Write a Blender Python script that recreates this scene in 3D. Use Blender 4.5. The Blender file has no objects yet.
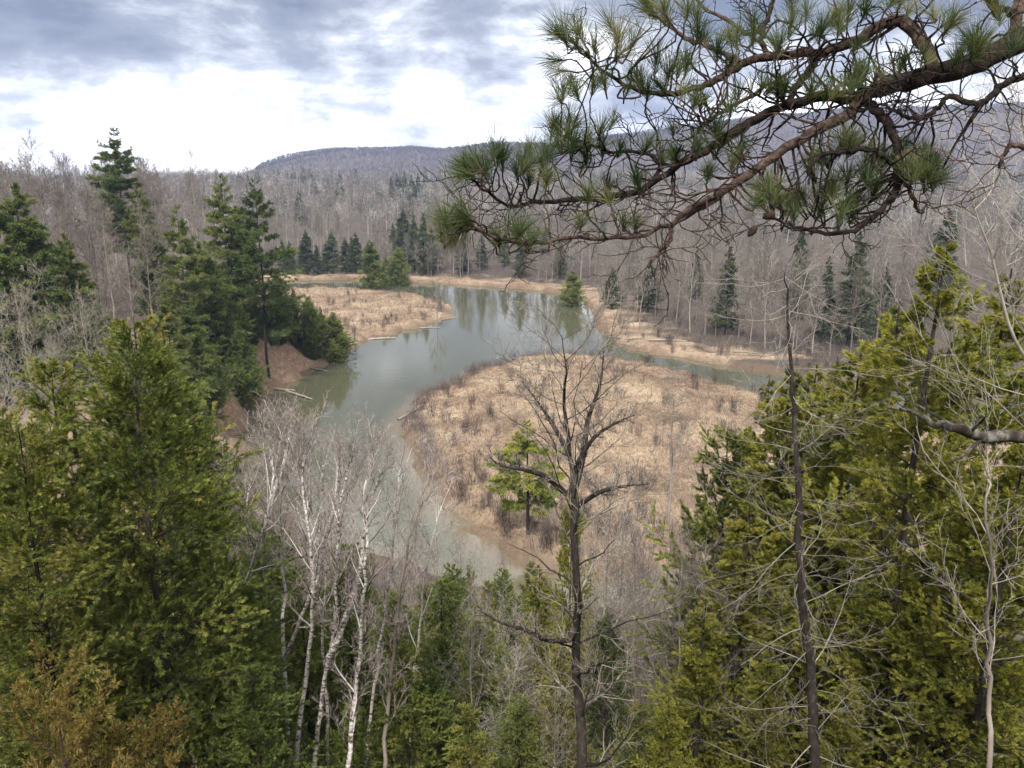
import bpy, math, numpy as np
R_ = math.radians
scene = bpy.context.scene
C = scene.collection
# ------------------------------------------------------------------ camera
F = 804.0; PITCH = R_(14.1); CAMZ = 34.0
cp, sp = math.cos(PITCH), math.sin(PITCH)
cam = bpy.data.cameras.new('camera'); cam.sensor_width = 36; cam.lens = F/1024*36
cam.clip_start = .05; cam.clip_end = 20000
camo = bpy.data.objects.new('camera', cam); C.objects.link(camo)
camo.location = (0, 0, CAMZ); camo.rotation_euler = (R_(90)-PITCH, 0, 0)
scene.camera = camo

def ray(px, py):
    u = (px-512)/F; v = (384-py)/F
    return np.array([u, cp+v*sp, -sp+v*cp])
def at(px, py, z=0.):
    d = ray(px, py); t = (z-CAMZ)/d[2]
    return np.array([0, 0, CAMZ])+d*t
def at_y(px, py, Y):
    d = ray(px, py); return np.array([0, 0, CAMZ])+d*(Y/d[1])
def at_d(px, py, D):
    return np.array([0, 0, CAMZ])+ray(px, py)*D

# ------------------------------------------------------------------ mesh builder
class MB:
    def __init__(s): s.V=[]; s.Fq=[]; s.Ft=[]; s.tq=[]; s.tt=[]; s.n=0; s.mq=[]; s.mt=[]
    def add(s, V, F, tint=None, mat=0):
        V = np.asarray(V, float).reshape(-1, 3); F = np.asarray(F, int)
        if len(F) == 0: return
        t = np.full(len(F), .5) if tint is None else np.broadcast_to(tint, (len(F),))
        m = np.full(len(F), mat)
        if F.shape[1] == 4: s.Fq.append(F+s.n); s.tq.append(t); s.mq.append(m)
        else: s.Ft.append(F+s.n); s.tt.append(t); s.mt.append(m)
        s.V.append(V); s.n += len(V)
    def mesh(s, name, mats, smooth=True):
        me = bpy.data.meshes.new(name)
        V = np.concatenate(s.V).astype(np.float32)
        q = np.concatenate(s.Fq) if s.Fq else np.zeros((0, 4), int)
        t = np.concatenate(s.Ft) if s.Ft else np.zeros((0, 3), int)
        loops = np.concatenate([q.ravel(), t.ravel()]).astype(np.int32)
        starts = np.concatenate([np.arange(len(q))*4, len(q)*4+np.arange(len(t))*3]).astype(np.int32)
        me.vertices.add(len(V)); me.vertices.foreach_set('co', V.ravel())
        me.loops.add(len(loops)); me.loops.foreach_set('vertex_index', loops)
        nf = len(q)+len(t)
        me.polygons.add(nf); me.polygons.foreach_set('loop_start', starts)
        sm = np.concatenate([np.full(len(q), smooth), np.zeros(len(t), bool)])
        me.polygons.foreach_set('use_smooth', sm)
        for m in (mats if isinstance(mats, (list, tuple)) else [mats]): me.materials.append(m)
        me.polygons.foreach_set('material_index', np.concatenate(s.mq+s.mt).astype(np.int32))
        a = me.attributes.new('tint', 'FLOAT', 'FACE')
        a.data.foreach_set('value', np.concatenate(s.tq+s.tt).astype(np.float32))
        me.update(calc_edges=True)
        return me

def nrm(v): return v/(np.linalg.norm(v, axis=-1, keepdims=True)+1e-9)

def tubes(mb, P, Rad, sides=4, tint=None, mat=0):
    """P (B,k,3), Rad (B,k): B tubes"""
    P = np.asarray(P, float); Rad = np.asarray(Rad, float)
    if P.ndim == 2: P = P[None]; Rad = Rad[None]
    B, k, _ = P.shape
    if B == 0: return
    T = np.empty_like(P); T[:, 1:-1] = P[:, 2:]-P[:, :-2]; T[:, 0] = P[:, 1]-P[:, 0]; T[:, -1] = P[:, -1]-P[:, -2]
    T = nrm(T)
    m = nrm(T.mean(1)); ref = np.where(np.abs(m[:, 2:3]) > .8, np.array([[1., .13, 0]]), np.array([[.07, 0.05, 1.]]))
    N = nrm(np.cross(T, ref[:, None, :])); Bn = np.cross(T, N)
    a = np.arange(sides)*2*math.pi/sides
    ring = N[:, :, None]*np.cos(a)[None, None, :, None]+Bn[:, :, None]*np.sin(a)[None, None, :, None]
    V = P[:, :, None]+ring*Rad[:, :, None, None]
    j = np.arange(sides); j2 = (j+1) % sides
    i = np.arange(k-1)[:, None]
    f = np.stack([i*sides+j, i*sides+j2, (i+1)*sides+j2, (i+1)*sides+j], -1).reshape(-1, 4)
    Fc = (f[None]+(np.arange(B)*k*sides)[:, None, None]).reshape(-1, 4)
    if tint is not None and np.ndim(tint) == 1: tint = np.repeat(tint, len(f))
    mb.add(V.reshape(-1, 3), Fc, tint, mat)

def slivers(mb, A, Dr, W, side, tint=None):
    """triangles: base at A (width W along side), tip at A+Dr"""
    n = len(A)
    V = np.empty((n, 3, 3)); V[:, 0] = A-side*W[:, None]/2; V[:, 1] = A+side*W[:, None]/2; V[:, 2] = A+Dr
    mb.add(V.reshape(-1, 3), np.arange(n*3).reshape(-1, 3), tint)

def diamonds(mb, A, Dr, W, side, tint=None, wide=.45):
    n = len(A)
    V = np.empty((n, 4, 3)); M = A+Dr*wide
    V[:, 0] = A; V[:, 1] = M+side*W[:, None]/2; V[:, 2] = A+Dr; V[:, 3] = M-side*W[:, None]/2
    mb.add(V.reshape(-1, 3), np.arange(n*4).reshape(-1, 4), tint)

def randdir(rng, n):
    return nrm(rng.normal(size=(n, 3)))

def smooth_line(pts, n):
    """Catmull-Rom through pts (k,m) -> n samples"""
    p = np.asarray(pts, float); k = len(p)
    p = np.concatenate([[2*p[0]-p[1]], p, [2*p[-1]-p[-2]]])
    s = np.linspace(0, k-1-1e-6, n); i = s.astype(int); t = (s-i)[:, None]
    a, b, c, d = p[i], p[i+1], p[i+2], p[i+3]
    return .5*((2*b)+(-a+c)*t+(2*a-5*b+4*c-d)*t**2+(-a+3*b-3*c+d)*t**3)

def grow(rng, P, Rad, n, u0, u1, ang, lr, k=4, up=0., wig=.1, rr=.6, tip=.25, ku=.4, rmin=0., rmax=9., Labs=None, dang=.2, droop0=0.):
    P = np.asarray(P, float); Rad = np.asarray(Rad, float)
    if P.ndim == 2: P = P[None]; Rad = Rad[None]
    B, K, _ = P.shape
    idx = np.repeat(np.arange(B), n); j = np.tile(np.arange(n), B); N = len(idx)
    u = u0+(u1-u0)*(j+rng.random(N))/n
    f = np.clip(u*(K-1), 0, K-1-1e-6); i = f.astype(int); t = f-i
    base = P[idx, i]*(1-t)[:, None]+P[idx, i+1]*t[:, None]
    tan = nrm(P[idx, i+1]-P[idx, i])
    rad = Rad[idx, i]*(1-t)+Rad[idx, i+1]*t
    h = randdir(rng, N); q = nrm(np.cross(tan, h)); q2 = np.cross(tan, q)
    az = j*2.399963+rng.random(B)[idx]*6.283+rng.normal(size=N)*.35
    # fixed frame from world axes for even spread
    ref = np.where(np.abs(tan[:, 2:3]) > .7, np.array([[1., 0, 0]]), np.array([[0., 0, 1.]]))
    q = nrm(np.cross(tan, ref)); q2 = np.cross(tan, q)
    perp = q*np.cos(az)[:, None]+q2*np.sin(az)[:, None]
    a = ang*(1+rng.normal(size=N)*dang)
    d = tan*np.cos(a)[:, None]+perp*np.sin(a)[:, None]
    d[:, 2] -= droop0; d = nrm(d)
    seg = np.linalg.norm(np.diff(P, axis=1), axis=-1).sum(1)
    L = (seg[idx] if Labs is None else np.full(N, Labs))*lr*(1-ku*u)*rng.uniform(.65, 1.25, N)
    out = np.empty((N, k, 3)); out[:, 0] = base
    st = (L/(k-1))[:, None]
    for s in range(1, k):
        d = nrm(d+rng.normal(size=(N, 3))*wig+np.array([0, 0, up]))
        out[:, s] = out[:, s-1]+d*st
    r0 = np.clip(rad*rr, rmin, rmax)
    r = np.maximum(r0[:, None]*np.linspace(1, tip, k)[None], rmin*.6)
    return out, r

def linkobj(name, me, parent=None):
    o = bpy.data.objects.new(name, me); C.objects.link(o)
    if parent is not None: o.parent = parent
    return o
def tag(o, label=None, cat=None, group=None, kind=None):
    if label: o['label'] = label
    if cat: o['category'] = cat
    if group: o['group'] = group
    if kind: o['kind'] = kind
    return o
def place(parts, name, label, cat, loc, rot=0., scale=(1, 1, 1), group=None, tilt=(0, 0)):
    e = bpy.data.objects.new(name, None); C.objects.link(e)
    e.location = tuple(float(x) for x in loc); e.rotation_euler = (tilt[0], tilt[1], rot)
    e.scale = scale if hasattr(scale, '__len__') else (scale,)*3
    e.empty_display_size = .2
    tag(e, label, cat, group)
    for pn, me in parts: linkobj(pn, me, e)
    return e

# ------------------------------------------------------------------ materials
def nodes(name):
    m = bpy.data.materials.new(name); m.use_nodes = True
    nt = m.node_tree
    for n in list(nt.nodes): nt.nodes.remove(n)
    out = nt.nodes.new('ShaderNodeOutputMaterial')
    return m, nt, out
def N(nt, typ, **kw):
    n = nt.nodes.new(typ)
    for k, v in kw.items():
        if k in n.inputs: n.inputs[k].default_value = v
        else: setattr(n, k, v)
    return n
def ramp(nt, fac, stops):
    r = nt.nodes.new('ShaderNodeValToRGB'); e = r.color_ramp.elements
    while len(e) < len(stops): e.new(.5)
    for x, (p, c) in zip(e, stops): x.position = p; x.color = (*c, 1)
    nt.links.new(fac, r.inputs[0]); return r.outputs[0]
def mix(nt, a, b, fac, mode='MIX'):
    n = nt.nodes.new('ShaderNodeMix'); n.data_type = 'RGBA'; n.blend_type = mode
    for s, v in ((n.inputs[0], fac), (n.inputs[6], a), (n.inputs[7], b)):
        if hasattr(v, 'node'): nt.links.new(v, s)
        elif hasattr(v, '__len__'): s.default_value = (*v, 1)
        else: s.default_value = v
    return n.outputs[2]
def math_(nt, op, a, b=0., c=None):
    n = nt.nodes.new('ShaderNodeMath'); n.operation = op
    for i, v in enumerate((a, b) if c is None else (a, b, c)):
        if hasattr(v, 'node'): nt.links.new(v, n.inputs[i])
        else: n.inputs[i].default_value = v
    return n.outputs[0]
def noise(nt, scale, detail=4, rough=.55, coord='Object', stretch=None, dist=0.):
    if coord == 'World':
        g = nt.nodes.new('ShaderNodeNewGeometry'); src = g.outputs['Position']
    else:
        tc = nt.nodes.new('ShaderNodeTexCoord'); src = tc.outputs[coord]
    if stretch:
        mp = nt.nodes.new('ShaderNodeMapping'); mp.inputs['Scale'].default_value = stretch
        nt.links.new(src, mp.inputs[0]); src = mp.outputs[0]
    n = N(nt, 'ShaderNodeTexNoise', Scale=scale, Detail=detail, Roughness=rough, Distortion=dist)
    nt.links.new(src, n.inputs['Vector']); return n.outputs[0]

def leaf_mat(name, stops, transl=.25, inst=.25, rough=.6, patch=0.8):
    """foliage: colour by per-leaf tint, per-tree random and a slow patch noise"""
    m, nt, out = nodes(name)
    at_ = N(nt, 'ShaderNodeAttribute', attribute_name='tint')
    oi = nt.nodes.new('ShaderNodeObjectInfo')
    nz = noise(nt, patch, 2, coord='World')
    f = math_(nt, 'ADD', at_.outputs['Fac'], math_(nt, 'MULTIPLY', math_(nt, 'SUBTRACT', oi.outputs['Random'], .5), inst*2))
    f = math_(nt, 'ADD', f, math_(nt, 'MULTIPLY', math_(nt, 'SUBTRACT', nz, .5), .7))
    col = ramp(nt, f, stops)
    d = N(nt, 'ShaderNodeBsdfPrincipled', Roughness=rough); d.inputs['Specular IOR Level'].default_value = .25
    nt.links.new(col, d.inputs['Base Color'])
    t = nt.nodes.new('ShaderNodeBsdfTranslucent')
    nt.links.new(mix(nt, col, (1.0, 1.15, .55), 1., 'MULTIPLY'), t.inputs[0])
    mx = nt.nodes.new('ShaderNodeMixShader'); mx.inputs[0].default_value = transl
    nt.links.new(d.outputs[0], mx.inputs[1]); nt.links.new(t.outputs[0], mx.inputs[2])
    nt.links.new(mx.outputs[0], out.inputs[0]); return m
def bark_mat(name, stops, scale=6., stretch=(1, 1, .3), inst=.15, bump=.4, rough=.9, gain=.6):
    m, nt, out = nodes(name)
    oi = nt.nodes.new('ShaderNodeObjectInfo')
    nz = noise(nt, scale, 6, .65, 'Object', stretch)
    at_ = N(nt, 'ShaderNodeAttribute', attribute_name='tint')
    f = math_(nt, 'ADD', nz, math_(nt, 'MULTIPLY', math_(nt, 'SUBTRACT', oi.outputs['Random'], .5), inst*2))
    f = math_(nt, 'ADD', f, math_(nt, 'MULTIPLY', math_(nt, 'SUBTRACT', at_.outputs['Fac'], .5), gain))
    col = ramp(nt, f, stops)
    d = N(nt, 'ShaderNodeBsdfPrincipled', Roughness=rough); d.inputs['Specular IOR Level'].default_value = .2
    nt.links.new(col, d.inputs['Base Color'])
    if bump:
        b = N(nt, 'ShaderNodeBump', Strength=bump, Distance=.03); nt.links.new(nz, b.inputs['Height']); nt.links.new(b.outputs[0], d.inputs['Normal'])
    nt.links.new(d.outputs[0], out.inputs[0]); return m

M = {}
M['cedar'] = leaf_mat('cedar_foliage', [(.05, (.050, .068, .016)), (.36, (.145, .168, .036)), (.63, (.235, .242, .054)), (.85, (.31, .28, .07)), (1, (.28, .19, .07))], .42)
M['cedar_dark'] = leaf_mat('cedar_foliage_dark', [(.05, (.040, .062, .017)), (.40, (.118, .155, .038)), (.72, (.19, .22, .056)), (1, (.25, .25, .07))], .42)
M['cedar_gold'] = leaf_mat('cedar_foliage_gold', [(.05, (.050, .066, .013)), (.36, (.172, .174, .028)), (.66, (.265, .248, .042)), (1, (.32, .28, .06))], .42, .1)
M['cedar_brown'] = leaf_mat('cedar_foliage_brown', [(.05, (.08, .060, .016)), (.4, (.19, .135, .038)), (.75, (.28, .20, .06)), (1, (.22, .21, .07))], .4)
M['pine'] = leaf_mat('pine_foliage', [(.05, (.036, .055, .018)), (.42, (.102, .135, .042)), (.75, (.165, .190, .060)), (1, (.22, .225, .07))], .38)
M['pine_yellow'] = leaf_mat('pine_foliage_yellow', [(.05, (.09, .12, .02)), (.40, (.215, .235, .04)), (.75, (.32, .30, .055)), (1, (.36, .33, .06))], .3)
M['spruce'] = leaf_mat('spruce_foliage', [(.05, (.028, .040, .020)), (.5, (.080, .102, .050)), (1, (.14, .16, .07))], .2)
M['needles'] = leaf_mat('pine_needles', [(.05, (.018, .036, .015)), (.45, (.046, .066, .022)), (.75, (.090, .108, .034)), (1, (.20, .17, .075))], .3, patch=6)
M['bark_dark'] = bark_mat('dark_bark', [(.25, (.014, .011, .009)), (.6, (.036, .028, .022)), (.85, (.10, .085, .07))], 5)
M['bark_red'] = bark_mat('reddish_pine_bark', [(.3, (.008, .006, .005)), (.5, (.038, .023, .017)), (.68, (.11, .072, .054)), (.85, (.17, .135, .11))], 34, (1, 1, 1), bump=1.)
M['bark_lichen'] = bark_mat('lichen_bark', [(.36, (.016, .012, .009)), (.50, (.042, .033, .026)), (.58, (.12, .105, .085)), (.75, (.26, .25, .21))], 7, (1, 1, .6))
M['bark_birch'] = bark_mat('birch_bark', [(.38, (.045, .038, .033)), (.46, (.30, .27, .235)), (.57, (.50, .465, .42)), (.9, (.68, .65, .60))], 7, (1, 1, 2.2), inst=.08)
M['bark_grey'] = bark_mat('grey_bark', [(.2, (.085, .070, .055)), (.5, (.19, .16, .13)), (.85, (.34, .30, .25))], 4)
M['twig_pale'] = bark_mat('pale_twigs', [(.2, (.13, .11, .085)), (.5, (.28, .245, .20)), (.85, (.44, .405, .35))], 3, bump=0)
M['twig_grey'] = bark_mat('grey_twigs', [(.2, (.085, .068, .056)), (.5, (.175, .145, .120)), (.85, (.30, .26, .215))], 3, bump=0)
M['twig_purple'] = bark_mat('purple_twigs', [(.2, (.075, .060, .054)), (.5, (.145, .118, .107)), (.85, (.25, .21, .19))], 3, bump=0)
M['birch_twig'] = bark_mat('birch_twigs', [(.2, (.12, .092, .082)), (.5, (.24, .195, .175)), (.85, (.40, .345, .315))], 3, bump=0)
M['bark_trunk'] = bark_mat('dark_lichened_bark', [(.3, (.014, .011, .009)), (.56, (.040, .031, .025)), (.66, (.085, .074, .060)), (.8, (.23, .22, .18))], 7, (1, 1, .7), inst=0, bump=.8)
M['snag_twig'] = bark_mat('snag_twigs', [(.2, (.09, .075, .06)), (.5, (.20, .175, .145)), (.85, (.36, .33, .285))], 3, bump=0)
M['shrub_twig'] = bark_mat('shrub_twigs', [(.2, (.040, .028, .026)), (.5, (.085, .062, .056)), (.85, (.155, .12, .108))], 3, bump=0, inst=.3)
M['twig_far'] = bark_mat('far_twigs', [(.1, (.070, .060, .049)), (.5, (.158, .139, .115)), (.9, (.31, .282, .245))], .3, (1, 1, 1), inst=.3, bump=0)
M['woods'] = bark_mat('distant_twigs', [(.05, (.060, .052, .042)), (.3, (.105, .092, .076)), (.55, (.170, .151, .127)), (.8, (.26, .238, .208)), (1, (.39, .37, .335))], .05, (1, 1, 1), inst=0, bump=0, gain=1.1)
M['wood_weathered'] = bark_mat('weathered_wood', [(.2, (.10, .085, .07)), (.5, (.28, .25, .21)), (.8, (.45, .42, .37))], 8, (1, 1, 1))
M['grass'] = leaf_mat('dry_grass', [(.0, (.085, .056, .040)), (.4, (.20, .142, .098)), (.75, (.31, .235, .165)), (1, (.40, .32, .235))], .3, 0, patch=.12)
M['cone'] = bark_mat('pine_cone', [(.2, (.02, .012, .009)), (.6, (.06, .035, .022)), (.9, (.10, .06, .04))], 60, (1, 1, 1))

# ------------------------------------------------------------------ terrain
_rg = np.random.default_rng(5)
_wav = [(_rg.normal(size=2), _rg.random()*6.28) for _ in range(24)]
def wn(x, y, lam):
    s = 0
    for i, (k, p) in enumerate(_wav):
        kk = k/np.linalg.norm(k)*(.6+.9*((i*7) % 10)/10)*6.283/lam
        s = s+np.sin(kk[0]*x+kk[1]*y+p*3+np.sin(kk[1]*x*.6-kk[0]*y*.6+p))
    return s/math.sqrt(24)
RIVER = [(1100,590),(800,604),(640,606),(530,598),(450,580),(345,545),(262,510),(240,465),(240,440),(250,415),(270,395),(300,378),(322,366),(345,352),
 (352,346),(372,340),(400,332),(440,322),(455,314),(455,307),(440,301),(415,296),(380,291),(330,289.5),(290,289.5),(262,291),(225,293),
 (220,283),(275,281),(330,280),(366,279),(374,284),(400,283),(430,283),(480,286),(520,289),(560,293),(580,300),(592,312),(600,328),(612,342),(640,351),(690,361),(730,367),(770,373),(850,385),(1000,400),(1100,410),
 (1100,450),(1000,440),(850,415),(780,403),(750,396),(720,387),(680,374),(640,365),(600,359),(560,357),(520,361),(480,370),(450,384),(420,399),(404,412),(399,426),(404,442),(415,465),(425,485),(440,508),(470,530),(500,553),(520,568),(580,575),(700,575),(900,545),(1100,540)]
POINT = [(1100,450),(1000,440),(850,415),(780,403),(750,396),(720,387),(680,374),(640,365),(600,359),(560,357),(520,361),(480,370),(450,384),(420,399),(404,412),(399,426),(404,442),(415,465),(425,485),(440,508),(470,530),(500,553),(520,568),(580,575),(700,575),(900,545),(1100,540)]
ISLE = [(345,353),(352,346),(372,340),(400,332),(440,322),(455,314),(455,307),(440,301),(415,296),(380,291),(330,289.5),(290,289.5),(262,291),(225,293),(225,312),(290,330)]
BLUFF = [(262,510),(240,465),(240,440),(250,415),(270,395),(300,378),(322,366),(345,352),(300,322),(262,306),(200,299),(-300,299),(-1600,310),(-1600,600),(100,560)]
def wpoly(p): return np.array([at(a, b)[:2] for a, b in p])
RIVER, POINT, ISLE, BLUFF = map(wpoly, (RIVER, POINT, ISLE, BLUFF))
def sdf(poly, x, y):
    """negative inside"""
    x = np.asarray(x, float).ravel(); y = np.asarray(y, float).ravel()
    d2 = np.full(len(x), 1e18); ins = np.zeros(len(x), bool)
    for (ax, ay), (bx, by) in zip(poly, np.roll(poly, -1, 0)):
        ex, ey = bx-ax, by-ay
        t = np.clip(((x-ax)*ex+(y-ay)*ey)/(ex*ex+ey*ey+1e-12), 0, 1)
        d2 = np.minimum(d2, (x-ax-t*ex)**2+(y-ay-t*ey)**2)
        c = ((ay > y) != (by > y))
        with np.errstate(divide='ignore', invalid='ignore'):
            c &= x < (bx-ax)*(y-ay)/(by-ay)+ax
        ins ^= c
    d = np.sqrt(d2); return np.where(ins, -d, d)
def sst(a, b, x):
    t = np.clip((x-a)/(b-a), 0, 1); return t*t*(3-2*t)
AZ = np.array([-1.2, -.45, -.325, -.300, -.268, -.22, -.087, .058, .203, .30, .42, .54, .62, 1.2])
RZ = np.array([34, 35, 38, 76, 98, 114, 120, 132, 174, 202, 222, 228, 228, 215.])
def height(x, y):
    shp = np.shape(x); x = np.asarray(x, float).ravel(); y = np.asarray(y, float).ravel()
    sd = sdf(RIVER, x, y)+1.0*wn(x, y, 11)+.7*wn(x, y, 4)
    flat = 1.3+.25*wn(x, y, 14)+.12*wn(x, y, 5)
    # rolling land behind
    rise = 27*sst(330, 950, y+.25*np.abs(x))+5*wn(x, y, 260)*sst(350, 800, y)
    az = x/np.maximum(y, 1)
    rz = np.interp(az, AZ, RZ)
    ridge = np.maximum(0, rz-32)*sst(1600, 2280, y)+np.maximum(0, rz-60)*.05*wn(x, y, 420)*sst(1600, 2000, y)*sst(2280, 2100, y)
    back = flat+np.where(y > 300, rise+ridge, 0)
    # forested right bank climbs gently
    back = back+3.0*sst(8, 60, sd)*sst(150, 200, y)
    slope = np.interp(y+.06*x+1.0*wn(x, y, 17), [-60, -8, 0, 1.2, 4, 12, 22, 35, 50, 62], [34, 33.2, 32.35, 31.8, 29, 21.5, 13.3, 6, 1.6, .2])
    bl = -sdf(BLUFF, x, y)+1.2*wn(x, y, 11)
    bluff = np.where(bl > 0, 10.5*sst(0, 14, bl)+9*sst(12, 75, bl)+.5*wn(x, y, 8)*sst(3, 14, bl), 0)
    land = np.maximum(np.maximum(back, slope), flat+bluff)
    pt = sdf(POINT, x, y) < 0
    land = np.where(pt & (y > 40), flat+.5*sst(3, 25, sd), land)
    isl = sdf(ISLE, x, y) < 0
    land = np.where(isl, flat*.7+.2, land)
    edge = sst(-1.5, 2.6, sd)
    h = -1.6+(land+1.6)*edge
    return h.reshape(shp)
def gz(x, y): return float(height(np.array([x]), np.array([y]))[0])

xs = np.concatenate([np.linspace(-3000, -420, 30), np.arange(-400, -170, 6.), np.arange(-168, 190, 1.1), np.arange(192, 420, 6.), np.linspace(440, 3000, 30)])
ys = np.concatenate([np.linspace(-60, -6, 10), np.arange(-4, 62, 1.1), np.arange(62, 345, 1.1), np.arange(346, 520, 6.), np.geomspace(530, 4800, 60)])
X, Y = np.meshgrid(xs, ys)
Z = height(X, Y)
nx, ny = len(xs), len(ys)
i = np.arange(ny-1)[:, None]*nx+np.arange(nx-1)[None]
fq = np.stack([i, i+1, i+nx+1, i+nx], -1).reshape(-1, 4)
mb = MB(); mb.add(np.stack([X, Y, Z], -1).reshape(-1, 3), fq)
# ground cover zones
sdr = sdf(RIVER, X, Y).reshape(X.shape); blf = -sdf(BLUFF, X, Y).reshape(X.shape)
inpt = sdf(POINT, X, Y).reshape(X.shape); inis = sdf(ISLE, X, Y).reshape(X.shape)
nse = wn(X, Y, 7)
grass = np.clip(np.where((inpt < 0), 1, 0)+np.where(inis < 0, 1, 0), 0, 1).astype(float)
far = (Y > 150) & (blf < -2) & (inpt > 0) & (inis > 0)
grass = np.where(far, sst(17, 3, sdr+5*nse), grass)
soil = sst(22, 9, blf+2*nse)*(blf > -3)
wet = sst(2.2, .6, sdr+.3*nse)
def vattr(me, name, arr):
    a = me.attributes.new(name, 'FLOAT', 'POINT'); a.data.foreach_set('value', arr.ravel().astype(np.float32))
m, nt, out = nodes('ground')
ag = N(nt, 'ShaderNodeAttribute', attribute_name='grassy'); as_ = N(nt, 'ShaderNodeAttribute', attribute_name='soil'); aw = N(nt, 'ShaderNodeAttribute', attribute_name='wet')
n1 = noise(nt, .12, 8, .7, 'World'); n2 = noise(nt, 1.4, 6, .7, 'World'); n3 = noise(nt, .05, 3, .5, 'World')
n4 = noise(nt, .055, 5, .6, 'World', dist=1.2)
g1 = ramp(nt, math_(nt, 'ADD', math_(nt, 'ADD', math_(nt, 'MULTIPLY', n1, .4), math_(nt, 'MULTIPLY', n2, .3)), math_(nt, 'MULTIPLY', n4, .3)), [(.36, (.080, .052, .038)), (.46, (.19, .130, .088)), (.55, (.30, .225, .152)), (.66, (.41, .33, .235))])
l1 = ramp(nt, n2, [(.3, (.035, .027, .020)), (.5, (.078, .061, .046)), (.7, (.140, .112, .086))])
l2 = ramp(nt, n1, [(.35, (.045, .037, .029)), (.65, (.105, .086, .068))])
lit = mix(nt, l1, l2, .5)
so = ramp(nt, n2, [(.3, (.13, .076, .047)), (.5, (.24, .155, .100)), (.7, (.36, .26, .185))])
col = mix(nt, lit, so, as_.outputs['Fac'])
col = mix(nt, col, g1, ag.outputs['Fac'])
col = mix(nt, col, (.12, .085, .058), math_(nt, 'MULTIPLY', aw.outputs['Fac'], .75))
d = N(nt, 'ShaderNodeBsdfPrincipled', Roughness=.95); d.inputs['Specular IOR Level'].default_value = .1
nt.links.new(col, d.inputs['Base Color'])
b = N(nt, 'ShaderNodeBump', Strength=.6, Distance=.3); nt.links.new(n2, b.inputs['Height']); nt.links.new(b.outputs[0], d.inputs['Normal'])
nt.links.new(d.outputs[0], out.inputs[0]); M['ground'] = m
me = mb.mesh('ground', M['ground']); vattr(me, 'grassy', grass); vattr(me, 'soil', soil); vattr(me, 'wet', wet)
tag(linkobj('ground', me), kind='structure')

# ------------------------------------------------------------------ river
xs2 = np.arange(-170, 200, 1.6); ys2 = np.arange(44, 350, 1.6)
X2, Y2 = np.meshgrid(xs2, ys2); n2x = len(xs2)
i = np.arange(len(ys2)-1)[:, None]*n2x+np.arange(n2x-1)[None]
fq = np.stack([i, i+1, i+n2x+1, i+n2x], -1).reshape(-1, 4)
sd2 = sdf(RIVER, X2, Y2).reshape(X2.shape)
keep = (np.stack([sd2.ravel()[fq[:, k]] for k in range(4)], -1).min(1) < 6) & (np.stack([height(X2, Y2).ravel()[fq[:, k]] for k in range(4)], -1).min(1) < .4)
mb = MB(); mb.add(np.stack([X2, Y2, np.zeros_like(X2)], -1).reshape(-1, 3), fq[keep])
m, nt, out = nodes('river_water')
ash = N(nt, 'ShaderNodeAttribute', attribute_name='shallow')
w1 = noise(nt, .5, 4, .6, 'World', (.6, 1.4, 1)); w2 = noise(nt, .06, 3, .5, 'World', (1, 1.6, 1))
col = mix(nt, (.068, .068, .040), (.15, .118, .078), ash.outputs['Fac'])
d = N(nt, 'ShaderNodeBsdfPrincipled', Roughness=.05, IOR=1.33); d.inputs['Specular IOR Level'].default_value = .5
nt.links.new(col, d.inputs['Base Color'])
b = N(nt, 'ShaderNodeBump', Distance=.05); nt.links.new(w1, b.inputs['Height'])
nt.links.new(math_(nt, 'MULTIPLY', sst(0, 1, .5), math_(nt, 'MULTIPLY', w2, .9)), b.inputs['Strength'])
nt.links.new(b.outputs[0], d.inputs['Normal']); nt.links.new(d.outputs[0], out.inputs[0])
me = mb.mesh('river_water', m)
ip2 = sdf(POINT, X2, Y2).reshape(X2.shape)
vattr(me, 'shallow', .3*sst(2.5, .3, ip2+1.5*wn(X2, Y2, 12))*sst(150, 110, Y2+0*X2)+.35*sst(3.5, .5, -sd2)+.2*sst(3, .5, ip2))
tag(linkobj('river_water', me), kind='structure')

# ------------------------------------------------------------------ tree prototypes
def axis_line(rng, H, k=9, wig=.02, lean=(0, 0)):
    t = np.linspace(0, 1, k)
    off = np.cumsum(rng.normal(size=(k, 2))*wig*H/k*2, 0); off -= off[0]
    return np.stack([off[:, 0]+lean[0]*H*t**1.3, off[:, 1]+lean[1]*H*t**1.3, H*t], -1)

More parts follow.
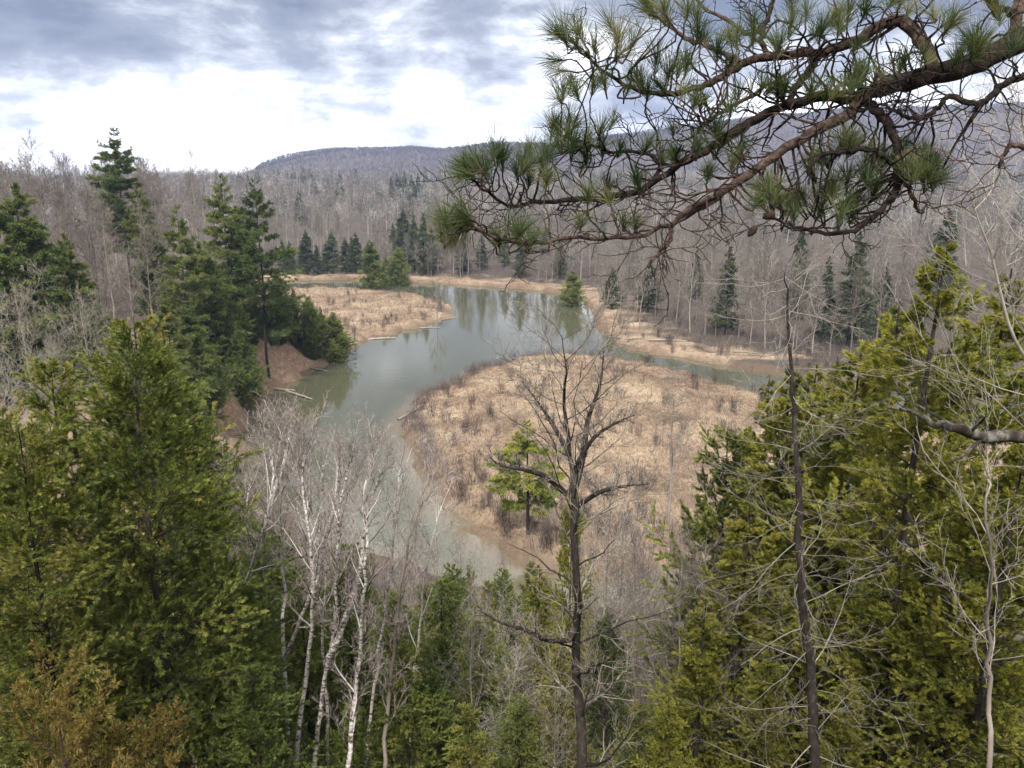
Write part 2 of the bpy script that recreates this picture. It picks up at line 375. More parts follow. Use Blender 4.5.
def bare_tree(seed,  H=20, r=.16, n1=14, n2=7, n3=6, n4=0, u0=.28, ang=.7, l1=.34, up=.12, wig=.14, bark='bark_grey', twig='twig_far', rmin=.018, axis=None, sides=6, lean=(0, 0), l2=.5, l3=.5, droop0=0., trunk_wig=.03, ku=.55, twigs_sliver=False):
    rng = np.random.default_rng(seed)
    P = axis_line(rng, H, 10, trunk_wig, lean) if axis is None else axis
    Rd = r*(1-np.linspace(0, 1, len(P))*.86)
    a = MB(); c = MB()
    tubes(a, P, Rd, max(sides, 6))
    B1, R1 = grow(rng, P, Rd, n1, u0, .97, ang, l1, 6, up, wig, .42, .22, ku, rmin=rmin*1.5, droop0=droop0)
    tubes(a, B1, R1, sides-1)
    top, topr = P[None, len(P)//2:], Rd[None, len(P)//2:]
    B2, R2 = grow(rng, B1, R1, n2, .2, 1., .75, l2, 4, up*.8, wig*1.2, .6, .3, .35, rmin=rmin)
    tubes(c, B2, R2, 4 if sides > 5 else 3, rng.random(len(B2)))
    B3, R3 = grow(rng, B2, R2, n3, .15, 1., .7, l3, 3, up*.8, wig*1.2, .65, .4, .3, rmin=rmin*.8)
    if n4 or not twigs_sliver: tubes(c, B3, R3, 3, rng.random(len(B3)))
    else:
        D = B3[:, -1]-B3[:, 0]; slivers(c, B3[:, 0], D, R3[:, 0]*2.2, nrm(np.cross(D, randdir(rng, len(D)))), rng.random(len(D)))
    if n4:
        B4, R4 = grow(rng, B3, R3, n4, .1, 1., .6, .6, 3, up*.5, wig, .7, .5, .3, rmin=rmin*.7)
        D = B4[:, -1]-B4[:, 0]
        slivers(c, B4[:, 0], D, R4[:, 0]*2.2, nrm(np.cross(D, randdir(rng, len(D)))), rng.random(len(D)))
    return [('trunk', a.mesh('trunk', M[bark])), ('crown', c.mesh('crown', M[twig]))]

def sprays(mb, rng, Cn, Dn, S, up_bias=.5, nl=7, tint=None):
    """flat fan sprays of scale-leaf fronds"""
    n = len(Cn)
    if tint is None: tint = rng.random(n)
    nn = nrm(randdir(rng, n)+np.array([0, 0, up_bias])); side = nrm(np.cross(nn, Dn)); nn = np.cross(Dn, side)
    for q in range(nl):
        a = (q-(nl-1)/2)/((nl-1)/2)*1.05
        base = Cn+Dn*(S*(.32*(1-abs(a))*.9))[:, None]
        dd = Dn*math.cos(a)+side*math.sin(a)+nn*rng.normal(size=(n, 1))*.18
        L = S*(1-.38*abs(a))*rng.uniform(.6, 1.1, n)
        sd = nrm(np.cross(dd, nn))
        diamonds(mb, base, nrm(dd)*L[:, None], L*.26, sd, np.clip(tint+rng.normal(size=n)*.12, 0, 1))

def cedar(seed, H=12, W=2.4, nb=120, n2=9, ns=6, S=.26, mat='cedar', u0=.06, r=.14, sparse=0., nl=7, peak=1.0, trunk='bark_dark', droop=.18, up=.13):
    rng = np.random.default_rng(seed)
    P = axis_line(rng, H, 10, .012); Rd = r*(1-np.linspace(0, 1, 10)*.9)
    a = MB(); c = MB()
    tubes(a, P, Rd, 8)
    B1, R1 = grow(rng, P, Rd, nb, u0, .985, 1.25, 1., 6, up, .1, .28, .2, 0., rmin=.01, Labs=W, droop0=droop)
    # conical envelope with ragged outline
    base = B1[:, :1]; u = base[:, 0, 2]/H
    prof = np.clip((1-u)**(.75*peak)*1.1, .05, 1)*(.55+.45*sst(u0, .3, u))*(.78+.3*np.sin(u*23+rng.random()*6)*rng.random(len(u)))
    B1 = base+(B1-base)*prof[:, None, None]
    keep = rng.random(len(B1)) > sparse*.5
    B1, R1 = B1[keep], R1[keep]
    tubes(a, B1, R1, 3)
    B2, R2 = grow(rng, B1, R1, n2, .22, 1., .7, .42, 4, .05, .12, .6, .4, .3, rmin=.006)
    tubes(c, B2, R2, 3, 0.0, 1)
    # extra leader twigs at the top
    F_, _ = grow(rng, B2, R2, ns, .15, 1., .7, .01, 2, 0, 0, .5, .5, 0)
    Cn = F_[:, 0]; out = nrm(Cn-np.array([0, 0, 0])*1.); 
    rad = Cn.copy(); rad[:, 2] = 0; rad = nrm(rad)
    tw = nrm(B2[:, -1]-B2[:, 0])[np.repeat(np.arange(len(B2)), ns)]
    Dn = nrm(tw*.7+rad*.35+randdir(rng, len(Cn))*.55+np.array([0, 0, .12]))
    clump = rng.random(len(B1))[np.repeat(np.arange(len(B1)), n2*ns)]
    S_ = S*rng.uniform(.5, 1.35, len(Cn))*(.6+.4*np.clip((H-Cn[:, 2])/2, 0, 1))
    kp = rng.random(len(Cn)) > sparse
    sprays(c, rng, Cn[kp], Dn[kp], S_[kp], .7, nl, np.clip(.5*clump+.5*rng.random(len(Cn)), 0, 1)[kp])
    return [('trunk', a.mesh('trunk', M[trunk])), ('crown', c.mesh('crown', [M[mat], M['bark_dark']]))]

def conifer(seed, H=24, W=4., layers=13, per=6, n2=9, nt_=5, S=.55, nl=6, mat='pine', u0=.15, r=.22, droop=-.02, up=.02, peak=.8, gap=.0, flat=.5, bark='bark_dark', wl=.13):
    """whorled conifer: tiers of limbs, branchlets, and needle tufts"""
    rng = np.random.default_rng(seed)
    P = axis_line(rng, H, 10, .012); Rd = r*(1-np.linspace(0, 1, 10)*.9)
    a = MB(); c = MB(); tubes(a, P, Rd, 7)
    rows = []; rr = []
    for l in range(layers):
        u = u0+(1-u0)*((l+.3+.4*rng.random())/layers)**.92
        u = min(u, .985)
        L0 = W*np.clip((1-u)**peak*1.15, .05, 1)*rng.uniform(.7, 1.12)*(.6+.4*sst(u0, u0+.25, u))
        nb = per if u < .9 else max(3, per-2)
        for b_ in range(nb):
            if rng.random() < gap: continue
            az = rng.random()*6.283; L = L0*rng.uniform(.6, 1.15)
            d = np.array([math.cos(az), math.sin(az), 0]); h0 = min(u*H+rng.normal()*H*.022, H*.985)
            t = np.linspace(0, 1, 6)[:, None]
            px_ = np.interp(h0, P[:, 2], P[:, 0]); py_ = np.interp(h0, P[:, 2], P[:, 1])
            asc = (up*2.2+.75*sst(.75, 1, u)) - droop
            pl = np.array([px_, py_, h0])+d*L*t+np.array([0, 0, 1])*L*(-droop*t+asc*t**2)+rng.normal(size=(6, 3))*.03*L*t
            rows.append(pl); rr.append(np.linspace(.045, .012, 6)*H/24*(.5+L/W))
    B1 = np.array(rows); R1 = np.array(rr)
    tubes(a, B1, R1, 3)
    B2, R2 = grow(rng, B1, R1, n2, .18, 1., .85, .38, 3, .03, .08, .5, .5, .35, rmin=.008)
    B2[:, :, 2] = B2[:, :1, 2]+(B2[:, :, 2]-B2[:, :1, 2])*(1-flat)
    tubes(c, B2, R2, 3, 0.2, 1)
    F_, _ = grow(rng, B2, R2, nt_, .1, 1., .7, .01, 2, 0, 0, .5, .5, 0)
    Cn = F_[:, 0]; n = len(Cn)
    tw = nrm(B2[:, -1]-B2[:, 0])[np.repeat(np.arange(len(B2)), nt_)]
    limb = rng.random(len(B1))[np.repeat(np.arange(len(B1)), n2*nt_)]
    tn = np.clip(.5*limb+.5*rng.random(n), 0, 1); Sz = S*np.clip((H-Cn[:, 2])/(.28*H)+.25, .3, 1)
    for q in range(nl):
        D = nrm(tw*.5+randdir(rng, n)*.9+np.array([0, 0, .25]))*(Sz*rng.uniform(.6, 1.2, n))[:, None]
        diamonds(c, Cn, D, Sz*.2*rng.uniform(.7, 1.3, n), nrm(np.cross(D, randdir(rng, n))), np.clip(tn+rng.normal(size=n)*.1, 0, 1))
    return [('trunk', a.mesh('trunk', M[bark])), ('crown', c.mesh('crown', [M[mat], M['bark_dark']]))]

def shrub(seed, H=1.4, n=26, spread=.35, mat='twig_purple', n2=5, r=.012):
    rng = np.random.default_rng(seed)
    P = np.stack([np.zeros(4), np.zeros(4), np.linspace(0, .12, 4)], -1)
    B1, R1 = grow(rng, P, np.full(4, r), n, 0, 1, spread, 1., 5, .06, .09, 1, .45, 0, rmin=r, Labs=H, dang=.5)
    B1[:, 0, :2] = rng.normal(size=(n, 2))*.18*H
    B1[:, 1:, :2] += (B1[:, :1, :2])*.8; B1[:, 0, 2] = -.1
    B2, R2 = grow(rng, B1, R1, n2, .3, 1., .5, .4, 3, .1, .1, .7, .5, .3, rmin=r*.7)
    a = MB(); tubes(a, B1, R1, 3, rng.random(n)); tubes(a, B2, R2, 3, rng.random(len(B2)))
    return a.mesh('bare_shrub', M[mat])

rng0 = np.random.default_rng(11)
# ------------------------------------------------------------------ far woods: individual trees near the far bank, the rest one mass
far_bare = [bare_tree(100+s, H=20, r=.17, n1=14, n2=9, n3=11, n4=0, u0=.3, ang=.62, l1=.33, rmin=.033, sides=5, twigs_sliver=True, bark=('bark_grey' if s % 3 else 'twig_pale'), up=.16) for s in range(8)]
far_con = [conifer(200+s, H=22, W=4.8+.7*(s % 2), layers=20, per=7, n2=7, nt_=5, S=.62, nl=4, mat='spruce', u0=.08, droop=.12, up=.04, peak=.85, flat=.4) for s in range(4)]
far_cedar = [conifer(220+s, H=14, W=3.6, layers=18, per=7, n2=7, nt_=5, S=.55, nl=4, mat='cedar_dark', u0=.03, droop=.0, up=.15, peak=.7, flat=.1) for s in range(2)]

def stand(x, y): return (x, y, gz(x, y)-.15)
def put(parts, name, label, cat, px, Y, top_py, H0, group=None, wide=1., rot=None, tilt=(0, 0)):
    """stand a tree of native height H0 on the ground at distance Y so that its top is seen at (px, top_py)"""
    p = at_y(px, top_py, Y); g = gz(p[0], p[1]); s = max(.1, (p[2]-g)/H0)
    return place(parts, name, label, cat, (p[0], p[1], g-.15), rng0.random()*6.28 if rot is None else rot, (s*wide, s*wide, s), group, tilt)

# right far bank wood
cnt = 0
cand = []
while len(cand) < 270:
    x = rng0.uniform(12, 185); y = rng0.uniform(150, 345)
    px = 512+F*x/(y*cp+30*sp)
    if px > 1060 or px < 560: continue
    cand.append((x, y))
cand = np.array(cand); sdc = sdf(RIVER, cand[:, 0], cand[:, 1]); inp = sdf(POINT, cand[:, 0], cand[:, 1])
ok = (sdc > 8) & (inp > 8) & (cand[:, 1] > 150) & (rng0.random(len(cand)) < .3+.7*np.exp(-np.maximum(sdc-8, 0)/35))
extra = np.array([at(px_, py_, 1.8)[:2] for px_, py_ in [(598,312),(604,308),(620,312),(628,318),(636,316),(655,322),(640,326),(664,326),(676,322),(690,332),(704,334),(715,336),(738,340),(750,344),(765,348),(780,346),(796,350),(812,352),(830,352),(850,356)]])
cand = np.concatenate([cand, extra]); ok = np.concatenate([ok, np.ones(len(extra), bool)])
for (x, y), o_ in zip(cand, ok):
    if not o_: continue
    s = rng0.uniform(.62, 1.0)
    place(far_bare[rng0.integers(8)], 'bare_tree', 'grey leafless tree in the wood behind the sandy far bank of the channel', 'tree', stand(x, y), rng0.random()*6.28, (s*rng0.uniform(.8, 1.1),)*2+(s,), 'bare trees behind the sandy channel bank')
# back wood across the river
cand = np.stack([rng0.uniform(-130, 40, 130), rng0.uniform(285, 420, 130)], -1)
sdc = sdf(RIVER, cand[:, 0], cand[:, 1])
for (x, y), o_ in zip(cand, sdc):
    if o_ < 14 or -sdf(BLUFF, [x], [y])[0] > 0 or sdf(ISLE, [x], [y])[0] < 3: continue
    s = rng0.uniform(.6, .95)
    place(far_bare[rng0.integers(8)], 'bare_tree', 'grey leafless tree in the wood beyond the upper bend of the river', 'tree', stand(x, y), rng0.random()*6.28, (s*rng0.uniform(.8, 1.1),)*2+(s,), 'bare trees beyond the upper river bend')

def far_conifer(px, by, ty, label, z=2.5, parts=None, wide=1., H0=22, name='spruce_tree', group=None):
    p = at(px, by, z); q = at_y(px, ty, p[1]); g = gz(p[0], p[1]); s = (q[2]-g)/H0
    place(parts or far_con[rng0.integers(4)], name, label, 'tree', (p[0], p[1], g-.15), rng0.random()*6.28, (s*wide, s*wide, s), group)
far_conifer(725, 332, 245, 'dark narrow spruce standing alone behind the sandy channel bank', wide=1.0)
far_conifer(848, 340, 232, 'broadest dark evergreen in the bare wood behind the channel bank', wide=1.25)
far_conifer(822, 338, 255, 'dark evergreen with bare lower trunk beside the broadest one', wide=1.0)
far_conifer(880, 336, 262, 'smaller dark evergreen between bare trunks above the cedars', wide=1.1)
far_conifer(935, 318, 205, 'tall grey green spruce rising above the yellow cedar', wide=1.1)
far_conifer(795, 322, 225, 'thin dark spruce half hidden behind a broad evergreen', wide=.8)
far_conifer(612, 303, 266, 'short dark evergreen at the river bend beside a leaning bare stem', wide=1.5)
far_conifer(648, 309, 258, 'dark evergreen behind brush at the start of the side channel', wide=1.5)
far_conifer(695, 300, 246, 'small pointed evergreen among bare trees under the pine limb', wide=.9)
far_conifer(572, 297, 270, 'low dark cedar leaning over the water at the bend', wide=1.6, parts=far_cedar[0], H0=14, name='cedar_tree')
far_conifer(373, 283, 240, 'olive cedar on the shore at the end of the far sand strip', wide=1.3, parts=far_cedar[1], H0=14, name='cedar_tree')
far_conifer(398, 278, 246, 'pale green cedar beside the olive one across the river', wide=1.5, parts=far_cedar[0], H0=14, name='cedar_tree')
far_conifer(386, 277, 256, 'small green cedar tucked between two shore cedars', wide=1.3, parts=far_cedar[1], H0=14, name='cedar_tree')
for px, by, ty, w in ((405, 270, 207, 1.2), (415, 271, 215, 1.1), (424, 272, 212, 1.), (432, 270, 226, 1.1), (462, 272, 236, 1.2), (394, 268, 222, 1.)):
    far_conifer(px, by, ty, 'tall dark spruce in the clump across the river beyond the island', wide=w, group='spruces beyond the island')
for px in (284, 293, 301, 309, 318, 326, 335, 343, 351, 359, 366):
    far_conifer(px+rng0.uniform(-3, 3), 271, rng0.uniform(226, 244), 'dark evergreen in the row behind the far sand strip', wide=1.25, group='evergreens behind the far sand strip')
for px, by, ty in ((520, 276, 232), (560, 277, 236), (482, 270, 232), (505, 268, 228), (545, 262, 226)):
    far_conifer(px, by, ty, 'dark evergreen among grey trees beyond the upper bend', wide=1.1, group='evergreens beyond the upper bend')

for k_ in range(34):
    px = rng0.uniform(280, 475) if k_ < 24 else rng0.uniform(480, 575); p = at(px, rng0.uniform(272.5, 276.5) if k_ < 24 else rng0.uniform(277, 283), 2.)
    if sdf(RIVER, [p[0]], [p[1]])[0] < 5: continue
    s_ = rng0.uniform(.45, .85)
    place(far_bare[rng0.integers(8)], 'bare_tree', 'grey leafless tree standing among the evergreens on the far shore', 'tree', stand(p[0], p[1]), rng0.random()*6.28, (s_*1.1, s_*1.1, s_), 'bare trees among the far shore evergreens')
# the far-off mass
def far_mass():
    rng = np.random.default_rng(77)
    A = MB()
    def pts(n, y0, y1, xr):
        y = np.sqrt(rng.uniform(y0**2, y1**2, n)); x = y*rng.uniform(-xr, xr, n); return x, y
    def crowns(x, y, hmin, hmax, nt_, wid, tone):
        n = len(x); z = height(x, y); h = rng.uniform(hmin, hmax, n)
        # stem
        P = np.stack([np.stack([x, y, z-.3], -1), np.stack([x+rng.normal(size=n)*.4, y, z+h*.6], -1)], 1)
        tubes(A, P, np.stack([np.full(n, .16), np.full(n, .07)], 1)*wid**.5, 3, rng.random(n)*.7+tone)
        tw = rng.normal(size=n)*.30
        idx = np.repeat(np.arange(n), nt_); m_ = len(idx)
        d = randdir(rng, m_); rr = rng.random(m_)**.5
        cx = x[idx]+d[:, 0]*rr*h[idx]*.25; cy = y[idx]+d[:, 1]*rr*h[idx]*.25; cz = z[idx]+h[idx]*(.64+d[:, 2]*rr*.3)
        D = nrm(np.stack([d[:, 0]*.6, d[:, 1]*.6, np.full(m_, .75)], -1)+randdir(rng, m_)*.7)*(h[idx]*rng.uniform(.08, .18, m_))[:, None]
        slivers(A, np.stack([cx, cy, cz], -1)-D*.4, D, wid*rng.uniform(.06, .16, m_), nrm(np.cross(D, randdir(rng, m_))), np.clip(.5+tw[idx]+rng.normal(size=m_)*.2+tone, 0, 1))
    def cones(x, y, hmin, hmax, nt_, wid):
        n = len(x); z = height(x, y); h = rng.uniform(hmin, hmax, n)
        idx = np.repeat(np.arange(n), nt_); m_ = len(idx)
        u = rng.random(m_)**1.4; az = rng.random(m_)*6.283; rr = (1-u)*h[idx]*.19*rng.uniform(.4, 1, m_)
        c_ = np.stack([x[idx]+np.cos(az)*rr, y[idx]+np.sin(az)*rr, z[idx]+h[idx]*(.06+.92*u)], -1)
        D = nrm(np.stack([np.cos(az), np.sin(az), np.full(m_, .1)], -1)+randdir(rng, m_)*.5)*(h[idx]*.11*(1.1-u))[:, None]
        V = D; side = nrm(np.cross(D, randdir(rng, m_)))
        k = A.n; w = wid*h[idx]*.05
        VV = np.stack([c_-side*w[:, None], c_+side*w[:, None], c_+D], 1)
        A.add(VV.reshape(-1, 3), np.arange(m_*3).reshape(-1, 3), rng.random(m_), 1)
    # mid belt
    x, y = pts(2600, 330, 720, .85)
    s = sdf(RIVER, x, y); k = (s > 25) & ((y > 400) | (np.abs(x) > 150)) & ~((y < 430) & (x > -135) & (x < 45)) & ~((x > 8) & (x < 190) & (y < 345)); x, y = x[k], y[k]
    crowns(x, y, 13, 19, 110, 1.25, 0.)
    x, y = pts(2600, 700, 1150, .85); crowns(x, y, 13, 20, 60, 2.2, 0.)
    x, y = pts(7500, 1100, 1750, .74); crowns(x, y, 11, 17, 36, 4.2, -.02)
    x, y = pts(21000, 1700, 2420, .74); crowns(x, y, 8, 12, 22, 8.5, -.42)  # hill woods: cloud shadow painted in as a darker twig tone
    x, y = pts(420, 380, 800, .8); z = height(x, y); h = rng.uniform(11, 18, 420)
    tubes(A, np.stack([np.stack([x, y, z], -1), np.stack([x+rng.normal(size=420)*.5, y, z+h*.5], -1), np.stack([x+rng.normal(size=420)*1.2, y, z+h], -1)], 1), np.full((420, 1), 1.)*np.array([[.2, .15, .05]]), 3, 1.3)
    x, y = pts(170, 400, 1100, .8); cones(x, y, 12, 22, 160, 1.)
    x, y = pts(9000, 2120, 2400, .74); crowns(x, y, 6, 9, 24, 16, -.42)  # low crest woods, same cloud shadow put into their colour
    x, y = pts(220, 900, 2200, .8); cones(x, y, 10, 16, 70, 1.5)
    for px, py in ((262, 168), (268, 165), (275, 161), (283, 157), (290, 154)):
        p = at_y(px, py, 2240); g = gz(p[0], 2240.); cones(np.array([p[0]]), np.array([2240.]), 16, 18, 120, 1.6)
    # dark clump on the rise and trees along the hill's shoulder
    for px, py, Y in [(391, 176, 640), (397, 172, 650), (404, 170, 660), (411, 174, 640), (418, 172, 660), (424, 177, 650), (302, 174, 800), (400, 178, 630), (414, 180, 630)]:
        p = at_y(px, py, Y); g = gz(p[0], p[1]); cones(np.array([p[0]]), np.array([p[1]]), max(9, p[2]-g), max(9.5, p[2]-g), 420, .7)
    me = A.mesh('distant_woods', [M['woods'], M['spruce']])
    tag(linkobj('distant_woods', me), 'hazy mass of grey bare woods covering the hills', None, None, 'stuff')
far_mass()

# ------------------------------------------------------------------ left bluff: pines, hemlocks, cedars, bare trees
w_pine = [conifer(300+s, H=26, W=6.6, layers=17, per=6, n2=12, nt_=8, S=.46, nl=6, mat='pine', u0=.22, droop=.0, up=.07, peak=.6, gap=.12, flat=.6) for s in range(3)]
w_fir = [conifer(320+s, H=18, W=5.0, layers=22, per=8, n2=10, nt_=7, S=.38, nl=6, mat='pine', u0=.05, droop=.02, up=.10, peak=.85, flat=.4) for s in range(2)]
w_ced = [conifer(340+s, H=12, W=3.7, layers=26, per=9, n2=9, nt_=7, S=.30, nl=6, mat='cedar_dark', u0=.02, droop=-.05, up=.16, peak=.62, flat=.1, r=.14) for s in range(2)]
for px, Y, ty, pr, H0, w, lab, nm in [
 (113, 150, 128, w_pine[0], 26, 1.1, 'tallest white pine, its ragged top standing clear against the white sky', 'pine_tree'),
 (134, 146, 182, w_pine[1], 26, 1.05, 'dark pine close below the tallest pine on the bluff', 'pine_tree'),
 (222, 136, 172, w_pine[1], 26, 1.0, 'tall pine with layered boughs, first of the pair above the river bend', 'pine_tree'),
 (254, 132, 178, w_pine[2], 26, .95, 'tall slim pine with bare lower trunk nearest the river bend', 'pine_tree'),
 (236, 140, 205, w_fir[0], 18, .8, 'dense dark evergreen filled in between the pair of tall pines', 'fir_tree'),
 (175, 112, 205, w_pine[0], 26, .85, 'broad mid green pine on the bluff with drooping lower boughs', 'pine_tree'),
 (200, 118, 240, w_fir[1], 18, 1.1, 'dark bushy evergreen under the broad pine on the bluff', 'fir_tree'),
 (165, 96, 290, w_fir[0], 18, 1.1, 'blue green drooping evergreen low on the bluff', 'fir_tree'),
 (10, 84, 180, w_fir[1], 18, 1.2, 'large bright green fir cut by the edge of the view', 'fir_tree'),
 (-22, 80, 210, w_fir[0], 18, 1.2, 'green fir just behind the one at the edge', 'fir_tree'),
 (62, 92, 232, w_fir[0], 18, 1.15, 'pointed yellow green fir standing before the grey bare trees', 'fir_tree'),
 (234, 118, 322, w_ced[0], 12, 1.0, 'rounded olive cedar standing on the brow of the eroded bank', 'cedar_tree'),
 (205, 108, 345, w_ced[1], 12, 1.1, 'olive cedar beside the brown soil of the eroded bank', 'cedar_tree'),
 (186, 104, 330, w_ced[0], 12, 1.1, 'dark cedar low on the bluff beneath the drooping evergreen', 'cedar_tree'),
 (215, 126, 270, w_ced[1], 12, 1.2, 'tall dense cedar just below the pair of tall pines', 'cedar_tree'),
 (276, 146, 272, w_ced[1], 12, .82, 'tallest cedar of the clump on the waterside corner', 'cedar_tree'),
 (292, 150, 288, w_fir[1], 18, .75, 'narrow fir in the middle of the clump on the waterside corner', 'fir_tree'),
 (308, 152, 297, w_ced[1], 12, .9, 'rounded cedar in the waterside clump over white stems', 'cedar_tree'),
 (333, 154, 312, w_ced[0], 12, 1.15, 'outermost cedar of the clump leaning over the water', 'cedar_tree'),
 (268, 142, 296, w_ced[0], 12, .95, 'dark cedar between the slim pine and the waterside clump', 'cedar_tree'),
 (150, 124, 225, w_fir[1], 18, 1.2, 'full green fir between the pale forked bare tree and the broad pine', 'fir_tree'),
 (188, 100, 300, w_fir[0], 18, 1.15, 'bushy green fir above the brown bank, lowest of the bluff firs', 'fir_tree'),
 (150, 78, 335, w_ced[0], 12, 1.2, 'green cedar before the drooping blue green evergreen', 'cedar_tree'),
 (246, 136, 300, w_ced[1], 12, 1.0, 'dense cedar at the base of the pair of tall pines', 'cedar_tree'),
 (262, 140, 312, w_ced[0], 12, .8, 'small cedar on top of the eroded bank, next to the bare pine trunk', 'cedar_tree'),
 (320, 156, 306, w_fir[0], 18, .8, 'short dark fir among the waterside cedars, next to the outermost', 'fir_tree'),
 (250, 140, 280, w_fir[1], 18, .95, 'dark fir under the slim pine by the bend', 'fir_tree'),
 ]:
    put(pr, nm, lab, 'tree', px, Y, ty, H0, None, w)
mid_bare = [bare_tree(400+s, H=18, r=.15, n1=15, n2=9, n3=9, n4=4, u0=.25, ang=.6, l1=.33, rmin=.016, sides=6, bark='twig_pale' if s == 1 else 'bark_grey', twig=('twig_purple', 'twig_grey', 'twig_grey')[s], up=.16) for s in range(3)]
for k in range(46):
    px = rng0.uniform(-20, 200); Y = rng0.uniform(112, 260); ty = rng0.uniform(158, 205)
    if 100 < px < 140 and Y < 150: continue
    put(mid_bare[k % 3], 'bare_tree', 'slender grey leafless tree in the wood on the bluff behind the firs', 'tree', px, Y, ty, 18, 'bare trees on the bluff behind the firs', rng0.uniform(.8, 1.1))
for px, Y, ty, v, lab in ((100, 118, 208, 1, 'pale bare tree with a wide crown below the tallest pine'), (128, 100, 255, 1, 'pale forked bare tree with crooked white limbs'), (85, 105, 195, 0, 'reddish grey bare tree beside the pointed fir'),
                          (140, 108, 225, 2, 'dull grey bare tree filling the gap under the dark pine'), (40, 100, 165, 2, 'tall bare tree with fine twigs against the sky')):
    put(mid_bare[v], 'bare_tree', lab, 'tree', px, Y, ty, 18, None, 1.0)
bushy = bare_tree(430, H=18, r=.12, n1=22, n2=10, n3=8, n4=5, u0=.5, ang=.9, l1=.27, rmin=.006, sides=6, bark='bark_grey', twig='twig_pale', up=.1, wig=.22)
for px, Y, ty, w, lab in ((18, 42, 292, 1.3, 'pale twiggy crown of a bare tree at the edge above the olive cedars'), (78, 46, 308, 1.3, 'rounded pale grey twiggy crown behind the olive cedars'), (-20, 38, 330, 1.2, 'pale twiggy crown lowest at the edge'), (120, 52, 340, 1.0, 'small pale twiggy crown beside the fir foot'),(45, 36, 352, 1.0, 'tangle of pale twigs between two olive cedars')):
    put(bushy, 'bare_tree', lab, 'tree', px, Y, ty, 18, None, w*.62)

# ------------------------------------------------------------------ point, island and banks: shrubs, grass
shr = [shrub(500+s, 1.8, 20, .10+.03*s, 'shrub_twig', 5, .012) for s in range(4)]
n = 0
tries = 0
SPOTS = []
while n < 250 and tries < 6000:
    tries += 1
    k = rng0.random()
    if k < .55: px, py = rng0.uniform(400, 780), rng0.uniform(358, 560); z_, lab, grp, poly = 1.5, 'small purple grey leafless shrub in the dry grass of the river point', 'shrubs on the river point', POINT
    elif k < .72:
        px, py = rng0.uniform(280, 455), rng0.uniform(291, 344); lab, grp, poly = 'small leafless shrub in the dry grass of the low island', 'shrubs on the low island', ISLE
    else: px, py = rng0.uniform(600, 960), rng0.uniform(318, 372); lab, grp, poly = 'small leafless shrub on the sandy far bank of the channel', 'shrubs on the sandy channel bank', None
    p = at(px, py, 1.2)
    s_r = sdf(RIVER, [p[0]], [p[1]])[0]
    if s_r < 1.2: continue
    if poly is not None and sdf(poly, [p[0]], [p[1]])[0] > 0: continue
    if poly is None and (s_r > 26 or sdf(POINT, [p[0]], [p[1]])[0] < 3): continue
    if poly is POINT and s_r > 9 and rng0.random() < .35: continue
    if s_r > 6 and wn(p[0], p[1], 21)+.5*wn(p[0], p[1], 8) < .15 and rng0.random() < .88: continue
    s = rng0.uniform(.6, 1.25)
    o = linkobj('bare_shrub', shr[rng0.integers(4)]); o.location = stand(p[0], p[1]); o.rotation_euler = (0, 0, rng0.random()*6.28); o.scale = (s*rng0.uniform(.9, 1.5), s*rng0.uniform(.9, 1.5), s)
    tag(o, lab, 'shrub', grp); n += 1
def grass_mass():
    rng = np.random.default_rng(9); A = MB()
    def fill(poly, n, x0, x1, y0, y1, h0, h1, cond):
        x = rng.uniform(x0, x1, n); y = rng.uniform(y0, y1, n)
        k = cond(x, y); x, y = x[k], y[k]; z = height(x, y); k = z > .25; x, y, z = x[k], y[k], z[k]
        m_ = len(x); pat = wn(x, y, 26)*.20+wn(x, y, 9)*.17+wn(x, y, 3.2)*.12
        for q in range(4):
            a = np.stack([x, y, z-.05], -1)+rng.normal(size=(m_, 3))*np.array([.12, .12, 0])
            D = np.stack([rng.normal(size=m_)*.28, rng.normal(size=m_)*.28, np.ones(m_)], -1)*(rng.uniform(h0, h1, m_)*(1+pat))[:, None]
            slivers(A, a, D, rng.uniform(.03, .08, m_), nrm(np.cross(D, randdir(rng, m_))), np.clip(.5+pat*1.3+rng.normal(size=m_)*.18, 0, 1))
    xp0, xp1 = POINT[:, 0].min(), 60
    fill(POINT, 45000, xp0, 62, 60, 165, .15, .5, lambda x, y: (sdf(POINT, x, y) < -.8) & (sdf(RIVER, x, y) > .8))
    fill(ISLE, 9000, -90, 0, 160, 260, .4, 1., lambda x, y: (sdf(ISLE, x, y) < -1))
    fill(None, 16000, -100, 130, 130, 345, .3, .9, lambda x, y: (sdf(RIVER, x, y) > 1) & (sdf(RIVER, x, y) < 13) & (sdf(POINT, x, y) > 3) & (sdf(BLUFF, x, y) > 6))
    tag(linkobj('dry_grass', A.mesh('dry_grass', M['grass'])), 'dry straw coloured grass on the river point and banks', None, None, 'stuff')
grass_mass()
